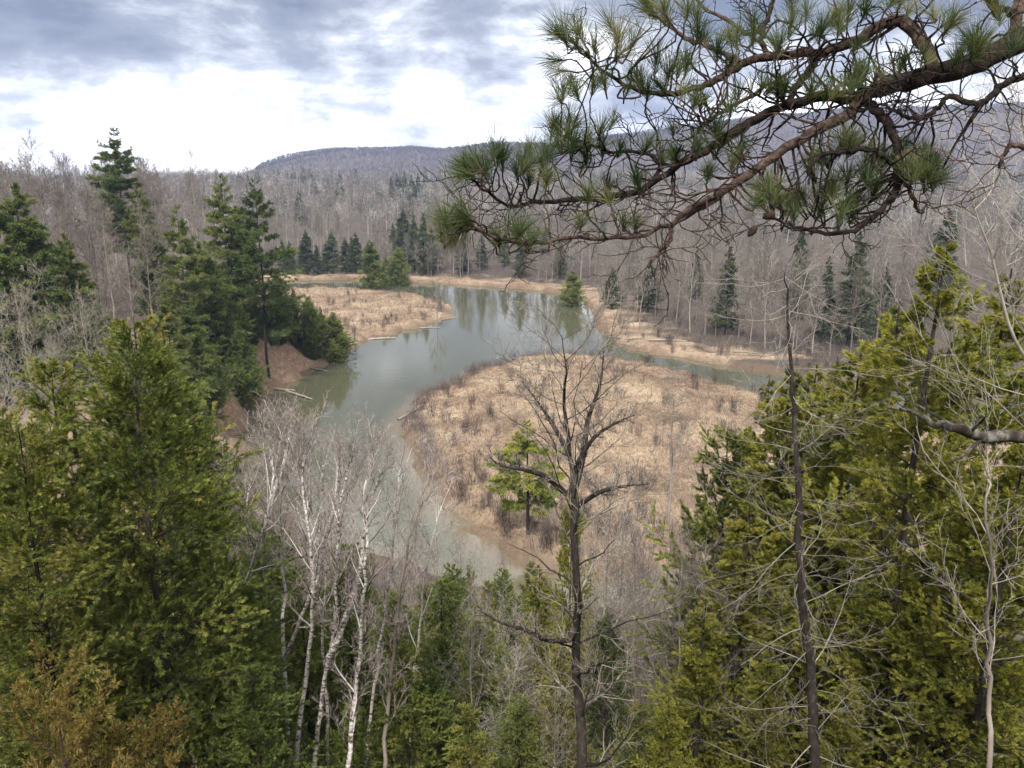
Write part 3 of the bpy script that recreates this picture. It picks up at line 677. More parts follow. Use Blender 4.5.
def brush_mass():
    """purplish leafless brush under the woods and along the banks; dead litter twigs"""
    rng = np.random.default_rng(19); A = MB()
    def fill(x, y, h0, h1, n2, w):
        z = height(x, y); k = z > .3; x, y, z = x[k], y[k], z[k]; m_ = len(x)
        for q in range(n2):
            a = np.stack([x, y, z-.05], -1)+rng.normal(size=(m_, 3))*np.array([.35, .35, 0])
            D = np.stack([rng.normal(size=m_)*.35, rng.normal(size=m_)*.35, np.ones(m_)], -1)*rng.uniform(h0, h1, m_)[:, None]
            slivers(A, a, D, rng.uniform(.6, 1.2, m_)*w, nrm(np.cross(D, randdir(rng, m_))), rng.random(m_))
    x = rng.uniform(5, 150, 14000); y = rng.uniform(140, 300, 14000); s = sdf(RIVER, x, y); k = (s > 9) & (sdf(POINT, x, y) > 5); fill(x[k], y[k], .8, 2.4, 6, .05)
    x = rng.uniform(-130, 30, 6000); y = rng.uniform(280, 360, 6000); s = sdf(RIVER, x, y); k = (s > 8) & (sdf(BLUFF, x, y) > 2) & (sdf(ISLE, x, y) > 4); fill(x[k], y[k], .8, 2.6, 6, .06)
    x = rng.uniform(-35, 60, 9000); y = rng.uniform(66, 165, 9000); s = sdf(RIVER, x, y); k = (sdf(POINT, x, y) < 0) & (s > .8) & ((s < 4.5) | (wn(x, y, 12) > .9)); fill(x[k], y[k], .5, 1.5, 6, .03)
    x = rng.uniform(-32, 40, 30000); y = rng.uniform(85, 160, 30000); s = sdf(RIVER, x, y); k = (sdf(POINT, x, y) < 0) & (s > .3) & (s < 3.2) & (x < 12) & (wn(x, y, 9) > -.7); fill(x[k], y[k], .8, 2.0, 6, .03)
    x = rng.uniform(-32, 60, 9000); y = rng.uniform(66, 165, 9000); k = (sdf(POINT, x, y) < -1.5) & (sdf(RIVER, x, y) > 2) & (wn(x, y, 19)+.6*wn(x, y, 7) > -.3); fill(x[k], y[k], .5, 1.7, 3, .022)
    x = rng.uniform(-90, 0, 4000); y = rng.uniform(165, 262, 4000); k = (sdf(ISLE, x, y) < -1); fill(x[k], y[k], .5, 1.7, 3, .03)
    x = rng.uniform(-70, -8, 6000); y = rng.uniform(24, 64, 6000); fill(x, y, .6, 2.2, 5, .03)
    x = rng.uniform(-140, -30, 7000); y = rng.uniform(60, 180, 7000); k = (sdf(BLUFF, x, y) < -2); fill(x[k], y[k], .5, 1.6, 4, .035)
    tag(linkobj('leafless_brush', A.mesh('leafless_brush', M['twig_purple'])), 'purplish leafless brush under the woods', None, None, 'stuff')
brush_mass()

# fallen logs
def log(seed, L, r, nb=3):
    rng = np.random.default_rng(seed); t = np.linspace(-.5, .5, 9)
    P = np.stack([t*L, np.cumsum(rng.normal(size=9))*.02*L, r*.7+np.cumsum(rng.normal(size=9))*.006*L], -1)
    a = MB(); Rr = r*(1-.5*(t+.5)); Rr[0] *= .8; tubes(a, P, Rr, 8)
    for e, s in ((0, -1), (8, 1)):
        c = len(P); ang = np.arange(8)*.785
    B1, R1 = grow(rng, P, Rr, nb, .3, 1, .8, .25, 4, .1, .15, .5, .3, .2); tubes(a, B1, R1, 4)
    return a.mesh('fallen_log', M['wood_weathered'])
logs = [log(601, 6, .2), log(602, 8, .22, 5), log(603, 5, .14, 2)]
for px, py, z, k, rot, lab in ((278, 372, 3.2, 0, -.25, 'pale fallen log lying across the eroded bank'), (296, 366, 5, 1, -.8, 'weathered log along the edge of the eroded slope'), (338, 349, .35, 1, .5, 'dark stranded driftwood log at the tip of the low island'),
                               (430, 327, .25, 2, .15, 'thin driftwood pole along the island shore'), (668, 341, 1.4, 1, -.2, 'long fallen log on the sandy channel bank'), (640, 338, 1.5, 0, -.1, 'short fallen log at the upper end of the sandy channel bank'), (745, 352, 1.4, 2, -.3, 'thin grey log below the narrow spruce'), (318, 369, .3, 2, 2.6, 'thin log lying in the water below the waterside cedars'), (382, 338, .3, 0, .25, 'short grey log washed up along the island edge'), (448, 318, .3, 2, .9, 'small stranded stick at the outer corner of the island'), (412, 418, .5, 1, 1.2, 'dark log caught in the shrub fringe of the point'), (618, 339, .6, 2, -.7, 'small log at the waterline where the side channel begins')):
    p = at(px, py, z); o = linkobj('fallen_log', logs[k]); o.location = (p[0], p[1], max(gz(p[0], p[1]), 0)-.02); o.rotation_euler = (0, 0, rot); tag(o, lab, 'log')

# ------------------------------------------------------------------ trees on the point
yp = conifer(650, H=9, W=4.4, layers=11, per=7, n2=12, nt_=9, S=.26, nl=6, mat='pine_yellow', u0=.2, droop=.02, up=.05, peak=.85, gap=.25, flat=.8, r=.14)
def on_px(parts, name, lab, px, by, ty, H0, wide=1., z=1.5, group=None):
    p = at(px, by, z); q = at_y(px, ty, p[1]); g = gz(p[0], p[1]); s = (q[2]-g)/H0
    return place(parts, name, lab, 'tree', (p[0], p[1], g-.15), rng0.random()*6.28, (s*wide, s*wide, s), group)
on_px(yp, 'pine_tree', 'yellow green pine with layered boughs standing alone on the river point', 528, 534, 420, 9, 1.15)
pt_bare = bare_tree(660, H=10, r=.13, n1=14, n2=9, n3=7, n4=4, u0=.2, ang=.8, l1=.45, rmin=.010, sides=6, bark='bark_grey', twig='twig_grey', wig=.2)
on_px(pt_bare, 'bare_tree', 'spreading grey bare tree on the dry grass of the point beside the cedars', 668, 520, 392, 10, .95)
on_px(pt_bare, 'bare_tree', 'small bare tree on the low island beside the water', 437, 320, 283, 10, .9)

# ------------------------------------------------------------------ foreground cedars
ced = {}
ced['big'] = cedar(700, 13, 3.7, 230, 12, 24, .105, 'cedar', .03, .13, 0., 6, .62)
ced['gold'] = cedar(701, 12, 2.7, 150, 11, 22, .105, 'cedar_gold', .06, .13, .04, 6, .9)
ced['gold2'] = cedar(702, 13, 2.8, 140, 11, 22, .108, 'cedar_gold', .05, .13, .06, 6, .8)
ced['dark'] = cedar(703, 9, 2.7, 150, 11, 20, .10, 'cedar_dark', .03, .10, 0., 6, .75)
ced['brown'] = cedar(704, 10, 2.6, 150, 11, 20, .10, 'cedar', .03, .10, 0., 6, .75)
for px, Y, ty, k, H0, w, lab in [
 (128, 17.5, 335, 'big', 13, 1.0, 'largest dense olive cedar filling the lower corner behind the brown one'),
 (15, 15.5, 420, 'big', 13, 1.0, 'dense olive cedar cut by the edge beside the largest one'),
 (128, 26, 312, 'brown', 10, .95, 'olive brown cedar spire showing behind the largest cedar'),
 (50, 25, 352, 'brown', 10, 1.0, 'bronze tipped cedar below the pale twiggy crowns'),
 (178, 27, 388, 'brown', 10, .9, 'olive cedar shoulder beside the eroded bank view'),
 (-10, 22, 400, 'brown', 10, 1.0, 'olive cedar partly cut off beneath the pale twiggy crown'),
 (225, 20, 560, 'dark', 9, 1.1, 'dark green cedar behind the leaning birch'),
 (262, 27, 520, 'dark', 9, 1.1, 'dark cedar behind the leftmost birches'),
 (300, 25, 575, 'dark', 9, 1.0, 'dark green cedar among the birch trunks'),
 (345, 28, 540, 'dark', 9, 1.0, 'dark cedar seen between two birch trunks'),
 (440, 29, 575, 'dark', 9, 1.1, 'pointed dark cedar between the birches and the dark bare tree'),
 (395, 26, 590, 'dark', 9, 1.0, 'dark cedar behind the last birch'),
 (480, 27, 615, 'dark', 9, 1.0, 'low dark cedar before the river bend tip'),
 (540, 33, 560, 'gold', 12, .9, 'dull green cedar at the tip of the river point behind the bare tree'),
 (573, 38, 470, 'gold', 12, .55, 'narrow olive cedar behind the trunk of the dark bare tree'),
 (610, 36, 610, 'dark', 9, 1.0, 'low green cedar behind grey saplings'),
 (430, 23, 660, 'dark', 9, 1.0, 'dark low cedar at the foot of the birches'),
 (520, 24, 690, 'dark', 9, 1.0, 'shadowed low cedar beside the dark trunk'),
 (405, 21, 640, 'brown', 10, 1.0, 'olive green cedar at the bottom beside the last thin birch'),
 (470, 20, 700, 'brown', 10, 1.1, 'olive green low cedar in the middle of the bottom edge'),
 (350, 20, 700, 'dark', 9, 1.0, 'low green cedar at the feet of the forked birches'),
 (560, 26, 640, 'brown', 10, .9, 'dull green cedar hidden behind the dark bare trunk'),
 (640, 22, 700, 'brown', 10, 1.0, 'low olive cedar under the grey saplings'),
 (470, 50, 556, 'gold', 12, .7, 'slender golden cedar on the near shore in line with the point tip'),
 (502, 48, 566, 'dark', 9, 1.0, 'green cedar right before the tip of the point'),
 (532, 50, 560, 'brown', 10, .9, 'olive cedar screening the end of the narrow channel'),
 (452, 44, 562, 'dark', 9, 1.1, 'pointed dark cedar on the near shore below the narrow channel'),
 (488, 46, 578, 'brown', 10, .9, 'olive cedar on the near shore by the narrow channel'),
 (515, 42, 592, 'dark', 9, 1.1, 'dark cedar at the near shore facing the tip of the point'),
 (425, 40, 580, 'brown', 10, .9, 'olive cedar on the near shore beside the last birch'),
 (545, 44, 575, 'brown', 10, .9, 'olive cedar close behind the dark bare trunk at the shore'),
 (212, 56, 425, 'dark', 9, .9, 'green cedar on the bluff foot behind the leaning birch top'),
 (236, 60, 455, 'brown', 10, .8, 'olive cedar by the water just behind the leaning birch'),
 (190, 48, 440, 'brown', 10, .9, 'olive cedar behind the shoulder of the largest cedar'),
 (250, 17, 660, 'dark', 9, 1.1, 'bright green bushy cedar at the foot of the leaning birch'),
 (772, 27, 372, 'gold', 12, .9, 'golden cedar closing off the end of the side channel'),
 (815, 27, 360, 'gold2', 13, .95, 'golden cedar between the snag and the dark trunked one, over the channel'),
 (836, 24, 352, 'gold', 12, .95, 'golden cedar shoulder just beside the dark trunked one'),
 (948, 18, 234, 'gold2', 13, 1.15, 'tallest golden green cedar with dark trunk'),
 (1012, 20, 262, 'gold', 12, 1.15, 'golden cedar behind white twigs at the edge'),
 (860, 21, 340, 'gold2', 13, 1.05, 'golden cedar with dark trunk beside the lichened snag'),
 (792, 24, 358, 'gold', 12, 1.0, 'golden cedar behind the lichened snag'),
 (902, 25, 296, 'gold', 12, 1.15, 'golden cedar filling the gap between the two dark trunks'),
 (730, 25, 425, 'brown', 10, 1.0, 'brownish cedar top beside the grey saplings'),
 (752, 21, 490, 'gold', 12, 1.15, 'yellow green cedar just before the snag'),
 (825, 22, 440, 'gold2', 13, 1.15, 'golden cedar packed in close right behind the snag trunk'),
 (705, 20, 590, 'gold', 12, 1.1, 'bright green cedar at the outer edge of the golden thicket'),
 (670, 17, 690, 'gold', 12, 1.0, 'young bright cedar in the lowest corner of the thicket'),
 (985, 16, 470, 'gold', 12, 1.15, 'golden cedar behind the thin grey sapling trunk'),
 (905, 17, 540, 'gold2', 13, 1.15, 'low golden cedar between the dark cedar trunks'),
 (1030, 15, 420, 'gold2', 13, 1.1, 'golden cedar cut by the edge beneath the mossy limb'),
 (770, 17, 640, 'gold', 12, 1.1, 'low golden cedar in front of the snag foot'),
 (850, 16, 670, 'gold', 12, 1.1, 'lowest golden cedar at the bottom between snag and dark trunk'),
 ]:
    put(ced[k], 'cedar_tree', lab, 'tree', px, Y, ty, H0, None, w)
# bronze juniper-like cedar close at the bottom
def frond_bush():
    rng = np.random.default_rng(710); a = MB(); c = MB()
    P = axis_line(rng, 3.2, 8, .02); Rd = np.linspace(.06, .012, 8); tubes(a, P, Rd, 6)
    B1, R1 = grow(rng, P, Rd, 34, .15, 1., .85, .55, 7, .07, .05, .5, .2, .5, rmin=.006); tubes(a, B1, R1, 4)
    B2, R2 = grow(rng, B1, R1, 16, .2, 1., .8, .26, 4, .04, .08, .5, .3, .5, rmin=.003); tubes(c, B2, R2, 3, .2, 1)
    B3, R3 = grow(rng, B2, R2, 9, .1, 1., .8, .45, 2, .02, .05, .6, .5, .4, rmin=.002)
    D = B3[:, 1]-B3[:, 0]; n_ = len(D); tn = rng.random(len(B1))[np.repeat(np.arange(len(B1)), 16*9)]
    for q in range(3):
        diamonds(c, B3[:, 0], nrm(D+randdir(rng, n_)*np.linalg.norm(D, axis=1)[:, None]*.5)*rng.uniform(.05, .10, n_)[:, None], np.full(n_, .016), nrm(np.cross(D, randdir(rng, n_))), np.clip(.5*tn+.5*rng.random(n_), 0, 1))
    return [('trunk', a.mesh('trunk', M['bark_red'])), ('crown', c.mesh('crown', [M['cedar_brown'], M['bark_red']]))]
fb = frond_bush()
put(fb, 'cedar_sapling', 'bronze brown feathery young cedar poking up at the bottom edge', 'sapling', 52, 5.2, 700, 3.2, None, .72)
put(fb, 'cedar_sapling', 'smaller bronze young cedar beside the first at the bottom edge', 'sapling', 150, 5.6, 742, 3.2, None, .7)

# ------------------------------------------------------------------ birches
def traced_tree(seed, pix, Y, rpx, bark, twig, n1, l1, ang, up, wig, n2=8, n3=6, n4=4, u0=.35, forks=(), rmin=.006, ku=.3, dz=0, r_end=.3, l2=.5, l3=.5, droop0=0., yj=.6, rr1=.34, pale_limbs=False):
    rng = np.random.default_rng(seed)
    pts = [at_y(px, py, Y+yj*math.sin(k*1.3)) for k, (px, py) in enumerate(pix)]
    g = gz(pts[0][0], pts[0][1]); base = pts[0].copy()
    if base[2]-g > .2:
        b0 = base.copy(); b0[2] = g-.2; b0[:2] += (pts[0]-pts[1])[:2]*min(1., (base[2]-g)/max(.3, pts[1][2]-pts[0][2]))*.5; b0[2] = gz(b0[0], b0[1])-.2; pts = [b0]+pts
    org = pts[0].copy(); pl = smooth_line(np.array(pts)-org, 26)
    sc = np.linalg.norm(at_y(512, pix[0][1], Y)-np.array([0, 0, CAMZ]))/F
    pl[1:-1] += rng.normal(size=(24, 3))*.025
    Rd = rpx*sc*np.linspace(1, r_end, 26)**1.0
    a = MB(); c = MB(); tubes(a, pl, Rd, 10)
    lines = [(pl, Rd)]
    for fk in forks:
        q = smooth_line(np.array([at_y(px, py, Y+dy) for px, py, dy in fk[1]])-org, 16)
        q[0] = pl[np.argmin(np.linalg.norm(pl-q[0], axis=1))]
        rd = fk[0]*sc*np.linspace(1, .14, 16); tubes(a, q, rd, 8); lines.append((q, rd))
    for li, (p_, r_) in enumerate(lines):
        nn = n1 if li == 0 else max(4, n1//2)
        B1, R1 = grow(rng, p_, r_, nn, u0 if li == 0 else .2, .99, ang, l1, 6, up, wig, rr1, .25, ku, rmin=rmin*1.4, droop0=droop0); tubes(c if pale_limbs else a, B1, R1, 5, rng.random(len(B1)))
        B2, R2 = grow(rng, B1, R1, n2, .2, 1., .6, l2, 4, up, wig, .6, .35, .3, rmin=rmin); tubes(c, B2, R2, 3, rng.random(len(B2)))
        B3, R3 = grow(rng, B2, R2, n3, .15, 1., .6, l3, 3, up*.7, wig, .65, .5, .3, rmin=rmin*.7); tubes(c, B3, R3, 3, rng.random(len(B3)))
        if n4:
            B4, R4 = grow(rng, B3, R3, n4, .1, 1., .5, .6, 3, up*.5, wig, .7, .6, .2, rmin=rmin*.6)
            D = B4[:, -1]-B4[:, 0]; slivers(c, B4[:, 0], D, R4[:, 0]*2.2, nrm(np.cross(D, randdir(rng, len(D)))), rng.random(len(D)))
    return [('trunk', a.mesh('trunk', M[bark])), ('crown', c.mesh('crown', M[twig]))], org
def put_traced(name, lab, cat='tree', **kw):
    parts, org = traced_tree(**kw); return place(parts, name, lab, cat, org)
BI = dict(bark='bark_birch', twig='birch_twig', l1=.115, ang=.5, up=.10, wig=.10, n2=8, n3=5, n4=3, rmin=.006, u0=.4, r_end=.14, rr1=.42)
put_traced('birch_tree', 'white birch leaning far over in front of the dark cedars', seed=801, pix=[(196, 725), (214, 675), (238, 605), (258, 545), (271, 495), (272, 465), (268, 445), (264, 432)], Y=21, rpx=2.35, n1=24, forks=[(2.4, [(269, 505, 0), (282, 470, .2), (288, 445, .3), (291, 425, .3)])], **BI)
put_traced('birch_tree', 'birch stem slanting up from behind the clump to meet its neighbours', seed=802, pix=[(258, 768), (268, 705), (285, 655), (303, 615), (314, 575), (318, 540), (308, 495), (298, 465), (288, 440)], Y=20.5, rpx=2.44, n1=24, **BI)
put_traced('birch_tree', 'straight white birch in the clump, second upright trunk', seed=803, pix=[(297, 768), (303, 700), (311, 640), (314, 585), (309, 530), (303, 490), (304, 455), (307, 436)], Y=19.5, rpx=2.60, n1=27, forks=[(2.6, [(314, 585, 0), (325, 540, .3), (335, 500, .5), (338, 460, .6), (336, 448, .6)])], **BI)
put_traced('birch_tree', 'forked white birch in the middle of the clump', seed=804, pix=[(313, 768), (320, 705), (330, 650), (336, 600), (338, 545), (340, 500), (348, 470), (352, 456)], Y=19, rpx=2.52, n1=27, forks=[(3.2, [(329, 660, 0), (345, 620, .3), (360, 570, .5), (366, 520, .7), (378, 480, .9), (388, 458, .9)])], **BI)
put_traced('birch_tree', 'greyish birch with low bare side branches beside the forked one', seed=805, pix=[(348, 768), (353, 710), (360, 650), (364, 590), (366, 540), (364, 500), (370, 465), (376, 440)], Y=18.5, rpx=2.60, n1=33, **{**BI, 'u0': .15})
put_traced('birch_tree', 'last thin birch of the clump nearest the dark bare tree', seed=806, pix=[(384, 768), (388, 700), (395, 640), (403, 580), (412, 530), (424, 490), (432, 455)], Y=20, rpx=2.27, n1=30, **{**BI, 'u0': .2, 'bark': 'bark_grey'})
put_traced('birch_tree', 'thin crooked birch stem left of the upright trunks', seed=807, pix=[(283, 640), (285, 600), (281, 550), (280, 500), (284, 460), (281, 430)], Y=23, rpx=1.93, n1=21, **BI)

for k_, (sd_, Y_, pix_, lab_) in enumerate([
 (808, 24, [(232, 768), (240, 690), (246, 620), (250, 550), (247, 500), (252, 478)], 'slim grey white birch nearest the leaning one, half hidden by cedars'),
 (809, 22, [(328, 768), (327, 700), (322, 640), (326, 580), (324, 520), (322, 470), (326, 465)], 'slim birch stem crossing behind the forked birch'),
 (810, 22, [(366, 768), (372, 700), (381, 640), (390, 580), (394, 520), (400, 470), (398, 470)], 'slim birch stem between the greyish birch and the last one'),
 (811, 25, [(408, 768), (412, 690), (420, 620), (428, 560), (440, 510), (444, 510)], 'thin grey birch on the side of the clump facing the channel')]):
    put_traced('birch_tree', lab_, seed=sd_, pix=pix_, Y=Y_, rpx=1.9, n1=16, **{**BI, 'n2': 6, 'n3': 4})
# dark bare tree in the middle, snag, saplings
put_traced('bare_tree', 'dark trunked bare tree with crooked limbs in front of the river point', seed=821, pix=[(582, 768), (578, 700), (576, 640), (576, 580), (574, 520), (572, 470), (567, 430), (563, 395), (566, 365), (562, 335)], Y=18, rpx=5.1, bark='bark_trunk', twig='twig_grey', n1=38, l1=.17, ang=.95, up=.10, wig=.18, n2=8, n3=4, n4=3, u0=.1, rmin=.0065, ku=.3, r_end=.04,
   forks=[(3.6, [(574, 490, 0), (583, 455, .3), (588, 420, .5), (600, 385, .6), (604, 350, .6)]), (2.8, [(573, 500, 0), (548, 478, -.4), (525, 470, -.8), (500, 465, -1.), (488, 455, -1.1)]), (2.6, [(574, 508, 0), (600, 492, -.4), (625, 486, -.6), (648, 484, -.8)]), (2.8, [(576, 640, 0), (548, 640, -.5), (525, 630, -.9), (500, 622, -1.2), (478, 610, -1.4)]), (2.4, [(574, 470, 0), (592, 440, -.3), (612, 425, -.5), (634, 415, -.6)]), (2.4, [(570, 455, 0), (553, 425, .3), (540, 405, .4), (525, 385, .5)])])
put_traced('dead_tree', 'dead lichened snag with drooping pale twigs in front of the golden cedars', seed=822, pix=[(815, 768), (812, 700), (805, 630), (801, 560), (798, 490), (795, 420), (791, 360), (787, 300), (785, 272)], Y=14.5, rpx=5.4, rr1=.10, pale_limbs=True, bark='bark_trunk', twig='snag_twig', n1=115, l1=.17, ang=1.4, up=.06, wig=.15, n2=6, n3=4, n4=0, u0=.04, rmin=.0042, ku=.35, r_end=.06, droop0=.25, yj=.1, l2=.4, l3=.4)
put_traced('bare_sapling', 'thin pale sapling trunk standing in the golden cedars', cat='sapling', seed=823, pix=[(990, 768), (989, 690), (988, 620), (990, 560), (987, 500), (984, 450)], Y=12, rpx=2.7, bark='bark_grey', twig='twig_pale', n1=18, l1=.25, ang=1.0, up=.1, wig=.12, n2=6, n3=4, n4=0, u0=.3, rmin=.006, r_end=.2)
put_traced('bare_tree', 'white twigged bare tree reaching in beside the pine', seed=824, pix=[(1062, 768), (1060, 600), (1058, 450), (1054, 350), (1046, 270), (1036, 200), (1028, 150), (1022, 110)], Y=11, rpx=2.4, bark='twig_pale', twig='twig_pale', n1=34, l1=.22, ang=.9, up=.12, wig=.18, n2=7, n3=5, n4=0, u0=.3, rmin=.0045, r_end=.25, forks=[(1.5, [(1054, 400, 0), (1015, 340, -.3), (1000, 290, -.4), (990, 250, -.5), (975, 210, -.6), (968, 170, -.6)])])
rs = np.random.default_rng(41)
sap = [bare_tree(840+s, H=7, r=.05, n1=16, n2=7, n3=5, n4=3, u0=.12, ang=.55, l1=.42, rmin=.005, sides=5, bark='bark_grey', twig=('twig_grey', 'twig_pale', 'twig_purple')[s], up=.12, wig=.12) for s in range(3)]
for k in range(34):
    px = rs.uniform(585, 740) if k < 20 else rs.uniform(395, 560); Y = rs.uniform(20, 46); ty = rs.uniform(500, 640) if k < 20 else rs.uniform(600, 690)
    if k < 20 and px < 700 and k % 2: ty -= 60
    put(sap[rs.integers(3)], 'bare_sapling', 'thin grey leafless sapling in the thicket round the dark bare tree' if k < 20 else 'thin leafless sapling in the dim thicket between birches and dark bare tree', 'sapling', px, Y, ty, 7, 'saplings round the dark bare tree' if k < 20 else 'saplings between birches and dark bare tree', rs.uniform(.9, 1.3))
for k in range(6):
    px = rs.uniform(215, 360); Y = rs.uniform(34, 52); ty = rs.uniform(408, 520)
    put(sap[2 if k % 2 else 1], 'bare_sapling', 'fine twigged purplish sapling behind the birch tops by the water', 'sapling', px, Y, max(ty, 462), 7, 'saplings behind the birch tops', rs.uniform(.8, 1.1))

for px, Y, ty, v in ((392, 44, 505, 1), (414, 47, 512, 2), (436, 46, 530, 1), (458, 49, 540, 2), (480, 48, 548, 1), (505, 50, 556, 2), (425, 40, 545, 2), (470, 44, 565, 1)):
    put(sap[v], 'bare_sapling', 'fine leafless sapling veiling the narrow channel near the birches', 'sapling', px, Y, ty, 7, 'saplings veiling the narrow channel', 1.0)
# mossy dead limb from the edge
def dead_limb():
    rng = np.random.default_rng(850)
    pts = np.array([at_d(px, py, d_) for px, py, d_ in ((1130, 450, 7.2), (1075, 440, 7.), (1024, 437, 6.8), (985, 434, 6.7), (955, 428, 6.6), (935, 424, 6.6), (918, 414, 6.6), (900, 409, 6.6))])
    base = np.array([pts[0][0]+.3, pts[0][1]+.1, 0]); base[2] = gz(base[0], base[1])-.3
    tr = smooth_line(np.array([base, [base[0], base[1], pts[0][2]-1], [base[0]-.05, base[1], pts[0][2]], [base[0]+.1, base[1], pts[0][2]+1.6]])-base, 14)
    a = MB(); tubes(a, tr, np.linspace(.13, .06, 14), 10)
    lb = smooth_line(pts-base, 24); lb[1:-1] += rng.normal(size=(22, 3))*.012
    l = MB(); rd = np.linspace(.07, .012, 24); rd[9:13] *= 1.15; tubes(l, lb, rd, 9)
    B1, R1 = grow(rng, lb, rd, 7, .4, .95, .8, .18, 4, .02, .15, .4, .3, .3); tubes(l, B1, R1, 5)
    place([('trunk', a.mesh('trunk', M['bark_lichen'])), ('limb', l.mesh('limb', M['bark_lichen']))], 'dead_tree', 'dead tree reaching a mossy bent limb across the golden cedars', 'tree', base)
dead_limb()

# ------------------------------------------------------------------ pine bough overhead
LIMBS = {
 'main': [(1250,-70,24,3.05),(1130,-5,22,3.1),(1060,25,20,3.1),(1010,45,18,3.1),(960,68,16,3.1),(920,78,14.5,3.1),(880,88,12.5,3.1),(858,97,10,3.08),(820,98,7.5,3.1),(780,108,7.2,3.12),(745,125,6.8,3.15),(715,145,6.4,3.18),(680,165,5.8,3.2),(640,190,5.2,3.25),(600,198,4.6,3.3),(570,199,4.,3.3),(530,204,3,3.3),(510,205,2.6,3.3),(487,193,2.4,3.3),(466,174,1.8,3.3)],
 'low': [(866,95,8,3.08),(848,113,7.8,3.0),(815,132,7.4,2.95),(780,152,7,2.9),(740,180,6.2,2.86),(715,198,5.6,2.82),(690,214,4.4,2.8),(660,228,3.4,2.8),(640,236,3,2.8),(610,238,2.9,2.8),(570,237,2.8,2.8),(540,243,2.8,2.8),(510,241,2.6,2.8),(482,232,2.3,2.8),(466,222,1.8,2.8)],
 'tip': [(722,192,4.6,2.83),(690,208,4.4,2.75),(675,224,3.8,2.7),(668,242,3,2.68),(656,256,2.3,2.66),(648,268,1.6,2.65)],
 'loop': [(860,99,7,3.08),(876,110,7.4,3.),(890,128,7.2,2.95),(898,150,6.6,2.9),(898,172,6,2.88),(894,193,5.2,2.85),(880,212,4.6,2.83),(860,227,3.9,2.8),(838,233,3.4,2.8),(810,231,2.9,2.78),(785,223,2.5,2.76),(765,214,1.9,2.75)],
 'arch': [(934,74,9,3.12),(930,55,9.5,3.2),(920,37,9.4,3.25),(903,22,9.2,3.3),(886,23,8.6,3.3),(860,38,8,3.32),(830,50,7.2,3.35),(800,55,6.6,3.38),(772,56,6,3.4),(745,62,5.6,3.42),(722,76,5,3.44),(700,88,4.6,3.45),(668,94,4,3.46),(640,91,3.3,3.46),(618,80,2.8,3.46),(595,65,2.4,3.46),(578,48,2,3.46),(568,34,1.5,3.46)],
 'prop': [(822,52,6,3.36),(812,66,6,3.3),(800,82,6,3.22),(791,96,5.4,3.16),(788,104,5,3.12)],
 'upper': [(740,62,4,3.42),(712,47,3.6,3.5),(690,41,3.4,3.55),(672,28,3,3.58),(656,14,2.6,3.6),(645,-4,2.2,3.62),(640,-24,1.6,3.62)],
 'top': [(768,56,4.4,3.4),(762,40,4.2,3.45),(764,24,4,3.5),(771,8,3.8,3.52),(776,-14,3.2,3.55)],
 'top_side': [(763,30,3.4,3.48),(748,33,3.2,3.5),(728,20,2.9,3.55),(708,10,2.6,3.58),(692,-6,2.2,3.6)],
 'edge': [(1090,52,9,3.0),(1024,76,6,2.9),(1000,86,5.2,2.88),(986,100,4.8,2.86),(972,103,4.3,2.86),(950,96,4,2.88),(938,108,3.8,2.88),(926,117,3.6,2.9),(908,117,3.2,2.9),(894,110,2.6,2.92),(882,104,1.8,2.94)],
 'stub': [(1100,165,7,2.8),(1050,155,5,2.75),(1024,148,4.2,2.72),(1010,145,3.8,2.7),(1003,156,3,2.7),(997,168,1.8,2.7)],
 'inner': [(896,168,4,2.88),(882,156,3.6,2.84),(866,148,3.4,2.8),(846,152,3,2.78),(826,154,2.7,2.76),(811,166,2.4,2.75),(808,184,1.8,2.74)],
 'side': [(896,180,4,2.87),(908,186,3.4,2.85),(914,200,3,2.84),(920,214,2.2,2.83),(926,206,1.6,2.83)],
 'hook': [(897,160,4,2.88),(910,152,3.6,2.86),(918,166,3,2.84),(930,180,2.4,2.84),(942,176,1.8,2.83)],
 'crest': [(1012,44,9,3.1),(1016,22,8.6,3.15),(1020,0,8,3.2),(1026,-30,7,3.2)],
 'crest_side': [(1016,14,6,3.15),(1002,10,5,3.12),(990,4,4.4,3.1),(982,-12,4,3.1)],
 'haze_twig': [(690,160,3.2,3.18),(700,130,3,3.2),(730,108,2.8,3.2),(770,84,2.5,3.22),(800,66,2.2,3.24)],
 'mesh_twig': [(650,186,3,3.24),(660,165,2.8,3.26),(640,152,2.6,3.28),(615,152,2.4,3.3),(590,146,2.1,3.3),(572,150,1.6,3.3)],
}
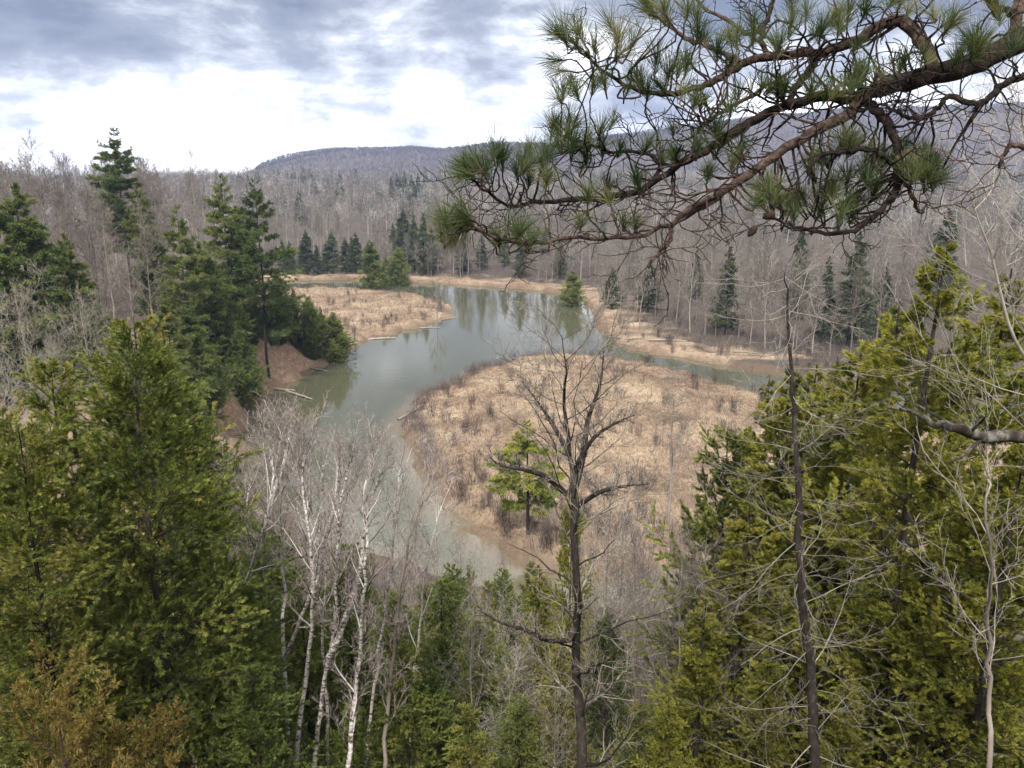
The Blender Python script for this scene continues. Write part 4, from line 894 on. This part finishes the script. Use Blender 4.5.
# tufts: px, py (needle hub), size px, direction dx, dy (up positive)
TUFTS = [(566,34,46,-.2,1),(575,46,40,-.8,.6),(560,60,30,-1,.1),(618,34,44,.1,1),(632,35,40,.5,1),(594,48,30,0,1),(565,92,32,.05,1),(556,100,28,-.6,.7),(604,82,30,-.2,1),
 (655,60,36,.0,1),(668,72,36,.1,1),(640,78,34,-.3,1),(690,66,36,.2,1),(648,92,30,0,1),(680,88,30,.2,1),(664,15,34,-.5,1),(690,12,32,.2,1),(705,32,30,.1,1),(720,50,30,0,1),(645,5,34,-.3,1),
 (462,168,34,-.8,.7),(466,176,30,-1,.1),(476,160,32,-.3,1),(492,154,34,-.1,1),(506,156,32,0,1),(520,160,32,.1,1),(532,150,34,-.1,1),(545,152,30,.1,1),(560,142,36,0,1),(575,140,36,.1,1),(590,138,32,.1,1),(585,152,30,-.2,1),(552,128,34,.1,1),(568,118,32,.0,1),(600,128,30,.1,1),(605,150,28,.1,1),(540,168,28,0,1),(515,172,26,-.2,1),(482,172,28,-.4,.9),
 (462,216,40,-1,.5),(458,222,38,-1,0),(464,218,34,-.3,1),(462,226,32,-.7,-.8),(516,233,36,-.2,1),(520,232,34,.5,1),(494,236,24,-.3,.9),
 (612,188,30,.2,1),(590,192,28,-.1,1),(640,176,30,0,1),(662,158,30,.1,1),(676,150,32,-.2,1),(700,142,30,.1,1),(722,132,30,.2,1),(580,225,24,0,1),(625,222,24,.1,1),(745,148,32,.2,1),(705,172,26,.1,1),
 (735,40,32,0,1),(750,22,32,-.3,1),(790,24,36,.1,1),(805,12,34,.2,1),(820,28,32,.1,1),(838,30,32,.2,1),(850,14,34,0,1),(778,44,30,.2,1),(870,12,34,.1,1),(760,84,30,0,1),(778,92,30,-.3,1),(812,92,34,0,1),(828,90,32,.2,1),(846,82,28,0,1),(736,96,30,.1,1),(702,104,28,0,1),(862,76,30,.1,1),(880,72,28,.2,1),(900,66,28,.0,1),
 (977,46,42,.1,1),(972,44,36,-.5,.9),(1012,36,34,.6,1),(935,16,34,.1,1),(950,26,32,.3,1),(925,60,28,.3,1),(905,8,30,.0,1),(960,58,28,.0,1),(995,14,32,0,1),
 (770,192,32,-.2,1),(776,198,30,.3,1),(764,204,32,-.7,.8),(760,184,28,-.3,1),(788,206,30,.2,1),(842,146,36,.1,1),(852,148,34,.4,1),(826,158,32,-.3,1),(812,176,34,-.3,1),(830,186,34,.1,1),(848,180,34,.2,1),(866,176,32,.1,1),(820,206,34,-.3,1),(840,212,32,.1,1),(858,204,32,.2,1),(876,192,28,.1,1),(800,196,30,-.5,.9),(868,152,28,.2,1),(882,166,28,.1,1),
 (906,166,30,.1,1),(918,164,30,.3,1),(930,170,34,.1,1),(942,176,34,.5,.9),(938,166,32,-.1,1),(912,178,26,.2,1),(920,152,26,.1,1)]
def pine_bough():
    rng = np.random.default_rng(900)
    base = np.array(at_d(1262, -70, 3.05)); base[0] += .12; base[2] = gz(base[0], base[1])-.3
    topz = CAMZ+4.2-base[2]; hz = at_d(1250, -70, 3.05)[2]-base[2]
    tr = smooth_line(np.array([[0, 0, 0], [.03, 0, hz*.5], [0, 0, hz], [-.05, .03, topz]]), 18)
    root = bpy.data.objects.new('pine_tree', None); C.objects.link(root); root.location = tuple(base)
    tag(root, 'pine whose crooked reddish limbs and long needle tufts hang across the sky', 'tree')
    a = MB(); tubes(a, tr, np.linspace(.2, .13, 18), 14); linkobj('trunk', a.mesh('trunk', M['bark_red']), root)
    L = {}
    for k, v in LIMBS.items():
        v = np.array(v, float); w = np.array([at_d(x, y, d_) for x, y, _, d_ in v])-base
        n_ = len(v)*4; p = smooth_line(w, n_); rr = .67*smooth_line(np.stack([v[:, 2]*v[:, 3]/F]*3, -1), n_)[:, 0]
        s = np.linspace(0, 1, n_)
        wob = rng.normal(size=(n_, 3))*.0035; wob[0] = 0
        p = p+wob; rr = rr*(1+rng.normal(size=n_)*.06)
        L[k] = (p, np.maximum(rr, .003))
    allp = np.concatenate([v[0] for v in L.values()]); own = np.concatenate([[i_]*len(v[0]) for i_, v in enumerate(L.values())]); allr = np.concatenate([v[1] for v in L.values()])
    tw = [MB() for _ in L]; nd = [MB() for _ in L]; tb = [MB() for _ in L]
    for i_, (k, (p, r_)) in enumerate(L.items()):
        tubes(tb[i_], p, r_, 10 if r_.max() > .02 else 7)
        ln = np.linalg.norm(np.diff(p, axis=0), axis=1).sum()
        m1 = int(ln*23); sm = {'main': .25}.get(k, .05)
        if k not in ('crest', 'prop'):
            B1, R1 = grow(rng, p, r_, m1, sm, 1., .95, 1., 8, .03, .28, .32, .45, .2, rmin=.0022, rmax=.0055, Labs=.25); tubes(tb[i_], B1, R1, 5)
            B2, R2 = grow(rng, B1, R1, 4, .2, 1., .8, .5, 6, .05, .28, .75, .5, .2, rmin=.0018, rmax=.0035); tubes(tb[i_], B2, R2, 4)
    def needles(m, hub, axis, size, n_):
        # hub: branch tip; needles radiate from the last few centimetres of the shoot
        ax = nrm(axis); off = -rng.random(n_)**1.3*size*.45
        A = hub+ax*off[:, None]
        d = randdir(rng, n_); th = rng.uniform(.08, 1.05, n_)*(1-.25*(off/(-size*.45)-.5))
        q = nrm(d-ax*(d@ax)[:, None]); D = ax*np.cos(th)[:, None]+q*np.sin(th)[:, None]
        D = nrm(D+np.array([0, 0, -.06]))
        Ln = size*rng.uniform(.75, 1.1, n_); side = nrm(np.cross(D, randdir(rng, n_)))
        mid = A+D*(Ln*.55)[:, None]; tipp = A+D*Ln[:, None]+np.array([0, 0, -1.])*(Ln*.05)[:, None]
        w = .0015
        V = np.stack([A-side*w*.5, A+side*w*.5, mid+side*w*.5, mid-side*w*.5], 1)
        tn = np.clip(rng.random()*.5+rng.random(n_)*.5, 0, 1)
        m.add(V.reshape(-1, 3), np.arange(n_*4).reshape(-1, 4), tn)
        V = np.stack([mid-side*w*.5, mid+side*w*.5, tipp], 1); m.add(V.reshape(-1, 3), np.arange(n_*3).reshape(-1, 3), tn)
    tufts = []
    for t in TUFTS:
        tufts.append(t)
        if rng.random() < .85:
            tufts.append((t[0]+rng.normal()*12, t[1]+rng.normal()*9, t[2]*.85, t[3]+rng.normal()*.4, t[4]))
    for (px, py, sz, dx, dy) in tufts:
        px += rng.normal()*2; py += rng.normal()*2
        # depth of nearest limb as seen, jittered
        g0 = at_d(px, py, 3.0)-base
        j = np.argmin(np.linalg.norm(allp-g0, axis=1)*(1+.0*allr)); dep = np.linalg.norm(allp[j]+base-np.array([0, 0, CAMZ]))/np.linalg.norm(ray(px, py))
        hub = at_d(px, py, dep+rng.normal()*.10)-base
        j = np.argmin(np.linalg.norm(allp-hub, axis=1)+.15*rng.random(len(allp))); i_ = own[j]; st = allp[j]
        ax = np.array([dx, rng.normal()*.45, dy]); ax = ax/np.linalg.norm(ax)
        dist = np.linalg.norm(hub-st)
        mid1 = st+(hub-st)*.4+rng.normal(size=3)*dist*.14+np.array([0, 0, -.12*dist]); mid2 = hub-ax*min(.09, dist*.4)
        q = smooth_line(np.array([st, mid1, mid2, hub]), 10); q[1:-1] += rng.normal(size=(8, 3))*.003
        tubes(tb[i_], q, np.linspace(min(.0055, max(.0035, allr[j]*.6)), .0026, 10), 5)
        needles(nd[i_], hub, ax, sz*dep/F*.97, int(rng.uniform(80, 140)))
    for i_, k in enumerate(L):
        o = linkobj('limb', tb[i_].mesh('limb', M['bark_red']), root)
        if nd[i_].n: linkobj('needles', nd[i_].mesh('needles', M['needles'], False), o)
    # two small cones on the low twig
    for px, py, rot in ((775, 213, .4), (757, 226, .9)):
        c = MB(); t = np.linspace(0, 1, 8); org = at_d(px, py, 2.74)-base
        P = np.stack([-t*.045*math.cos(rot), 0*t, -t*.045*math.sin(rot)], -1); rr = .013*np.sin(np.clip(t*2.6+.35, 0, 3.1))*(1+.18*(np.arange(8) % 2))
        tubes(c, P+org, np.maximum(rr, .001), 9)
        linkobj('cone', c.mesh('cone', M['cone']), root)
pine_bough()

# ------------------------------------------------------------------ understory near the bottom
def understory():
    rng = np.random.default_rng(60); A = MB()
    n_ = 15000; x = rng.uniform(-32, 34, n_); y = rng.uniform(17, 56, n_); z = height(x, y)
    k = (z > .5); x, y, z = x[k], y[k], z[k]; m_ = len(x)
    D = nrm(np.stack([rng.normal(size=m_), rng.normal(size=m_), rng.uniform(.3, 1.4, m_)], -1))
    sprays(A, rng, np.stack([x, y, z+rng.uniform(0, .9, m_)], -1), D, rng.uniform(.2, .5, m_), .6, 5)
    tag(linkobj('undergrowth', A.mesh('undergrowth', M['cedar_dark'])), 'low dark green undergrowth on the steep near slope', None, None, 'stuff')
understory()

# ------------------------------------------------------------------ haze
bx = MB(); x0, x1, y0, y1, z0, z1 = -3100, 3100, -80, 4900, -3.5, 320
V = [(x, y, z) for z in (z0, z1) for y in (y0, y1) for x in (x0, x1)]
bx.add(V, [(0, 2, 3, 1), (4, 5, 7, 6), (0, 1, 5, 4), (1, 3, 7, 5), (3, 2, 6, 7), (2, 0, 4, 6)])
m, nt, out = nodes('haze_air'); pv = N(nt, 'ShaderNodeVolumePrincipled'); pv.inputs['Density'].default_value = .00013; pv.inputs['Color'].default_value = (.52, .62, .96, 1); pv.inputs['Anisotropy'].default_value = 0
nt.links.new(pv.outputs[0], out.inputs['Volume'])
tag(linkobj('haze', bx.mesh('haze', m, False)), kind='stuff')

# ------------------------------------------------------------------ sky and sun
SUN_EL, SUN_AZ = 50, 190      # azimuth clockwise from +Y
w = bpy.data.worlds.new('World'); scene.world = w; w.use_nodes = True; nt = w.node_tree
for n_ in list(nt.nodes): nt.nodes.remove(n_)
out = nt.nodes.new('ShaderNodeOutputWorld'); bg = nt.nodes.new('ShaderNodeBackground'); nt.links.new(bg.outputs[0], out.inputs[0])
bg.inputs[1].default_value = .1
sky = nt.nodes.new('ShaderNodeTexSky'); sky.sky_type = 'NISHITA'; sky.sun_disc = False; sky.sun_elevation = R_(SUN_EL); sky.sun_rotation = R_(SUN_AZ)
tc = nt.nodes.new('ShaderNodeTexCoord'); sx = nt.nodes.new('ShaderNodeSeparateXYZ'); nt.links.new(tc.outputs['Generated'], sx.inputs[0])
zc = math_(nt, 'MAXIMUM', sx.outputs[2], .0)
def wnoise(scale, detail, rough, off, sz=2.4, dist=0.):
    mp = nt.nodes.new('ShaderNodeMapping'); mp.inputs['Location'].default_value = off; mp.inputs['Scale'].default_value = (1, 1, sz)
    nt.links.new(tc.outputs['Generated'], mp.inputs[0])
    n_ = N(nt, 'ShaderNodeTexNoise', Scale=scale, Detail=detail, Roughness=rough, Distortion=dist); nt.links.new(mp.outputs[0], n_.inputs['Vector']); return n_.outputs[0]
big = wnoise(2.6, 3, .5, (3.1, 1.7, .4), 3.2)
puff = wnoise(9.5, 12, .6, (4.6, 3.4, .6), 2.1, .3)
puff_up = wnoise(9.5, 12, .6, (4.6, 3.4, .645), 2.1, .3)      # the same field a little higher: lit tops, dark bases
dens = math_(nt, 'ADD', math_(nt, 'MULTIPLY', big, .8), math_(nt, 'SUBTRACT', math_(nt, 'MULTIPLY', puff, 1.2), .5))
dens = math_(nt, 'ADD', dens, math_(nt, 'MULTIPLY', math_(nt, 'SUBTRACT', puff_up, puff), .8))
streak = wnoise(5.0, 7, .6, (2.3, 5.1, .3), 11., .2)
dens = math_(nt, 'ADD', dens, math_(nt, 'MULTIPLY', math_(nt, 'SUBTRACT', streak, .5), .2))
el = nt.nodes.new('ShaderNodeValToRGB'); e = el.color_ramp.elements
for p_, v_ in ((0, .02), (.04, .13), (.08, .19), (.11, .26), (.15, .33), (.19, .52), (.27, .52), (.42, .14), (1, .14)):
    if p_ in (0, 1): q = e[0] if p_ == 0 else e[-1]
    else: q = e.new(p_)
    q.position = p_; q.color = (v_, v_, v_, 1)
nt.links.new(zc, el.inputs[0])
f = math_(nt, 'ADD', dens, math_(nt, 'SUBTRACT', el.outputs[0], .22))
cl = ramp(nt, f, [(.36, (11.5, 11.6, 11.8)), (.48, (6.4, 6.5, 6.75)), (.57, (3.6, 3.75, 4.1)), (.68, (1.85, 2.0, 2.35)), (.88, (.85, 1.0, 1.38))])
colr = mix(nt, sky.outputs[0], cl, .93)
nt.links.new(colr, bg.inputs[0])
sl = bpy.data.lights.new('sun', 'SUN'); sl.energy = 2.6; sl.angle = R_(7); sl.color = (1, .965, .91)
so_ = bpy.data.objects.new('sun', sl); C.objects.link(so_)
from mathutils import Vector
a_, e_ = R_(SUN_AZ), R_(SUN_EL)
sv = Vector((math.sin(a_)*math.cos(e_), math.cos(a_)*math.cos(e_), math.sin(e_)))
so_.rotation_euler = (-sv).to_track_quat('-Z', 'Y').to_euler(); so_.location = (0, -20, 80)

# ------------------------------------------------------------------ render settings
scene.view_settings.view_transform = 'Standard'; scene.view_settings.look = 'None'; scene.view_settings.exposure = 1.2; scene.view_settings.gamma = 1
scene.view_settings.use_curve_mapping = False
cy = scene.cycles
cy.max_bounces = 4; cy.diffuse_bounces = 3; cy.glossy_bounces = 2; cy.transmission_bounces = 3; cy.volume_bounces = 0; cy.transparent_max_bounces = 6
cy.use_adaptive_sampling = True; cy.adaptive_threshold = .015
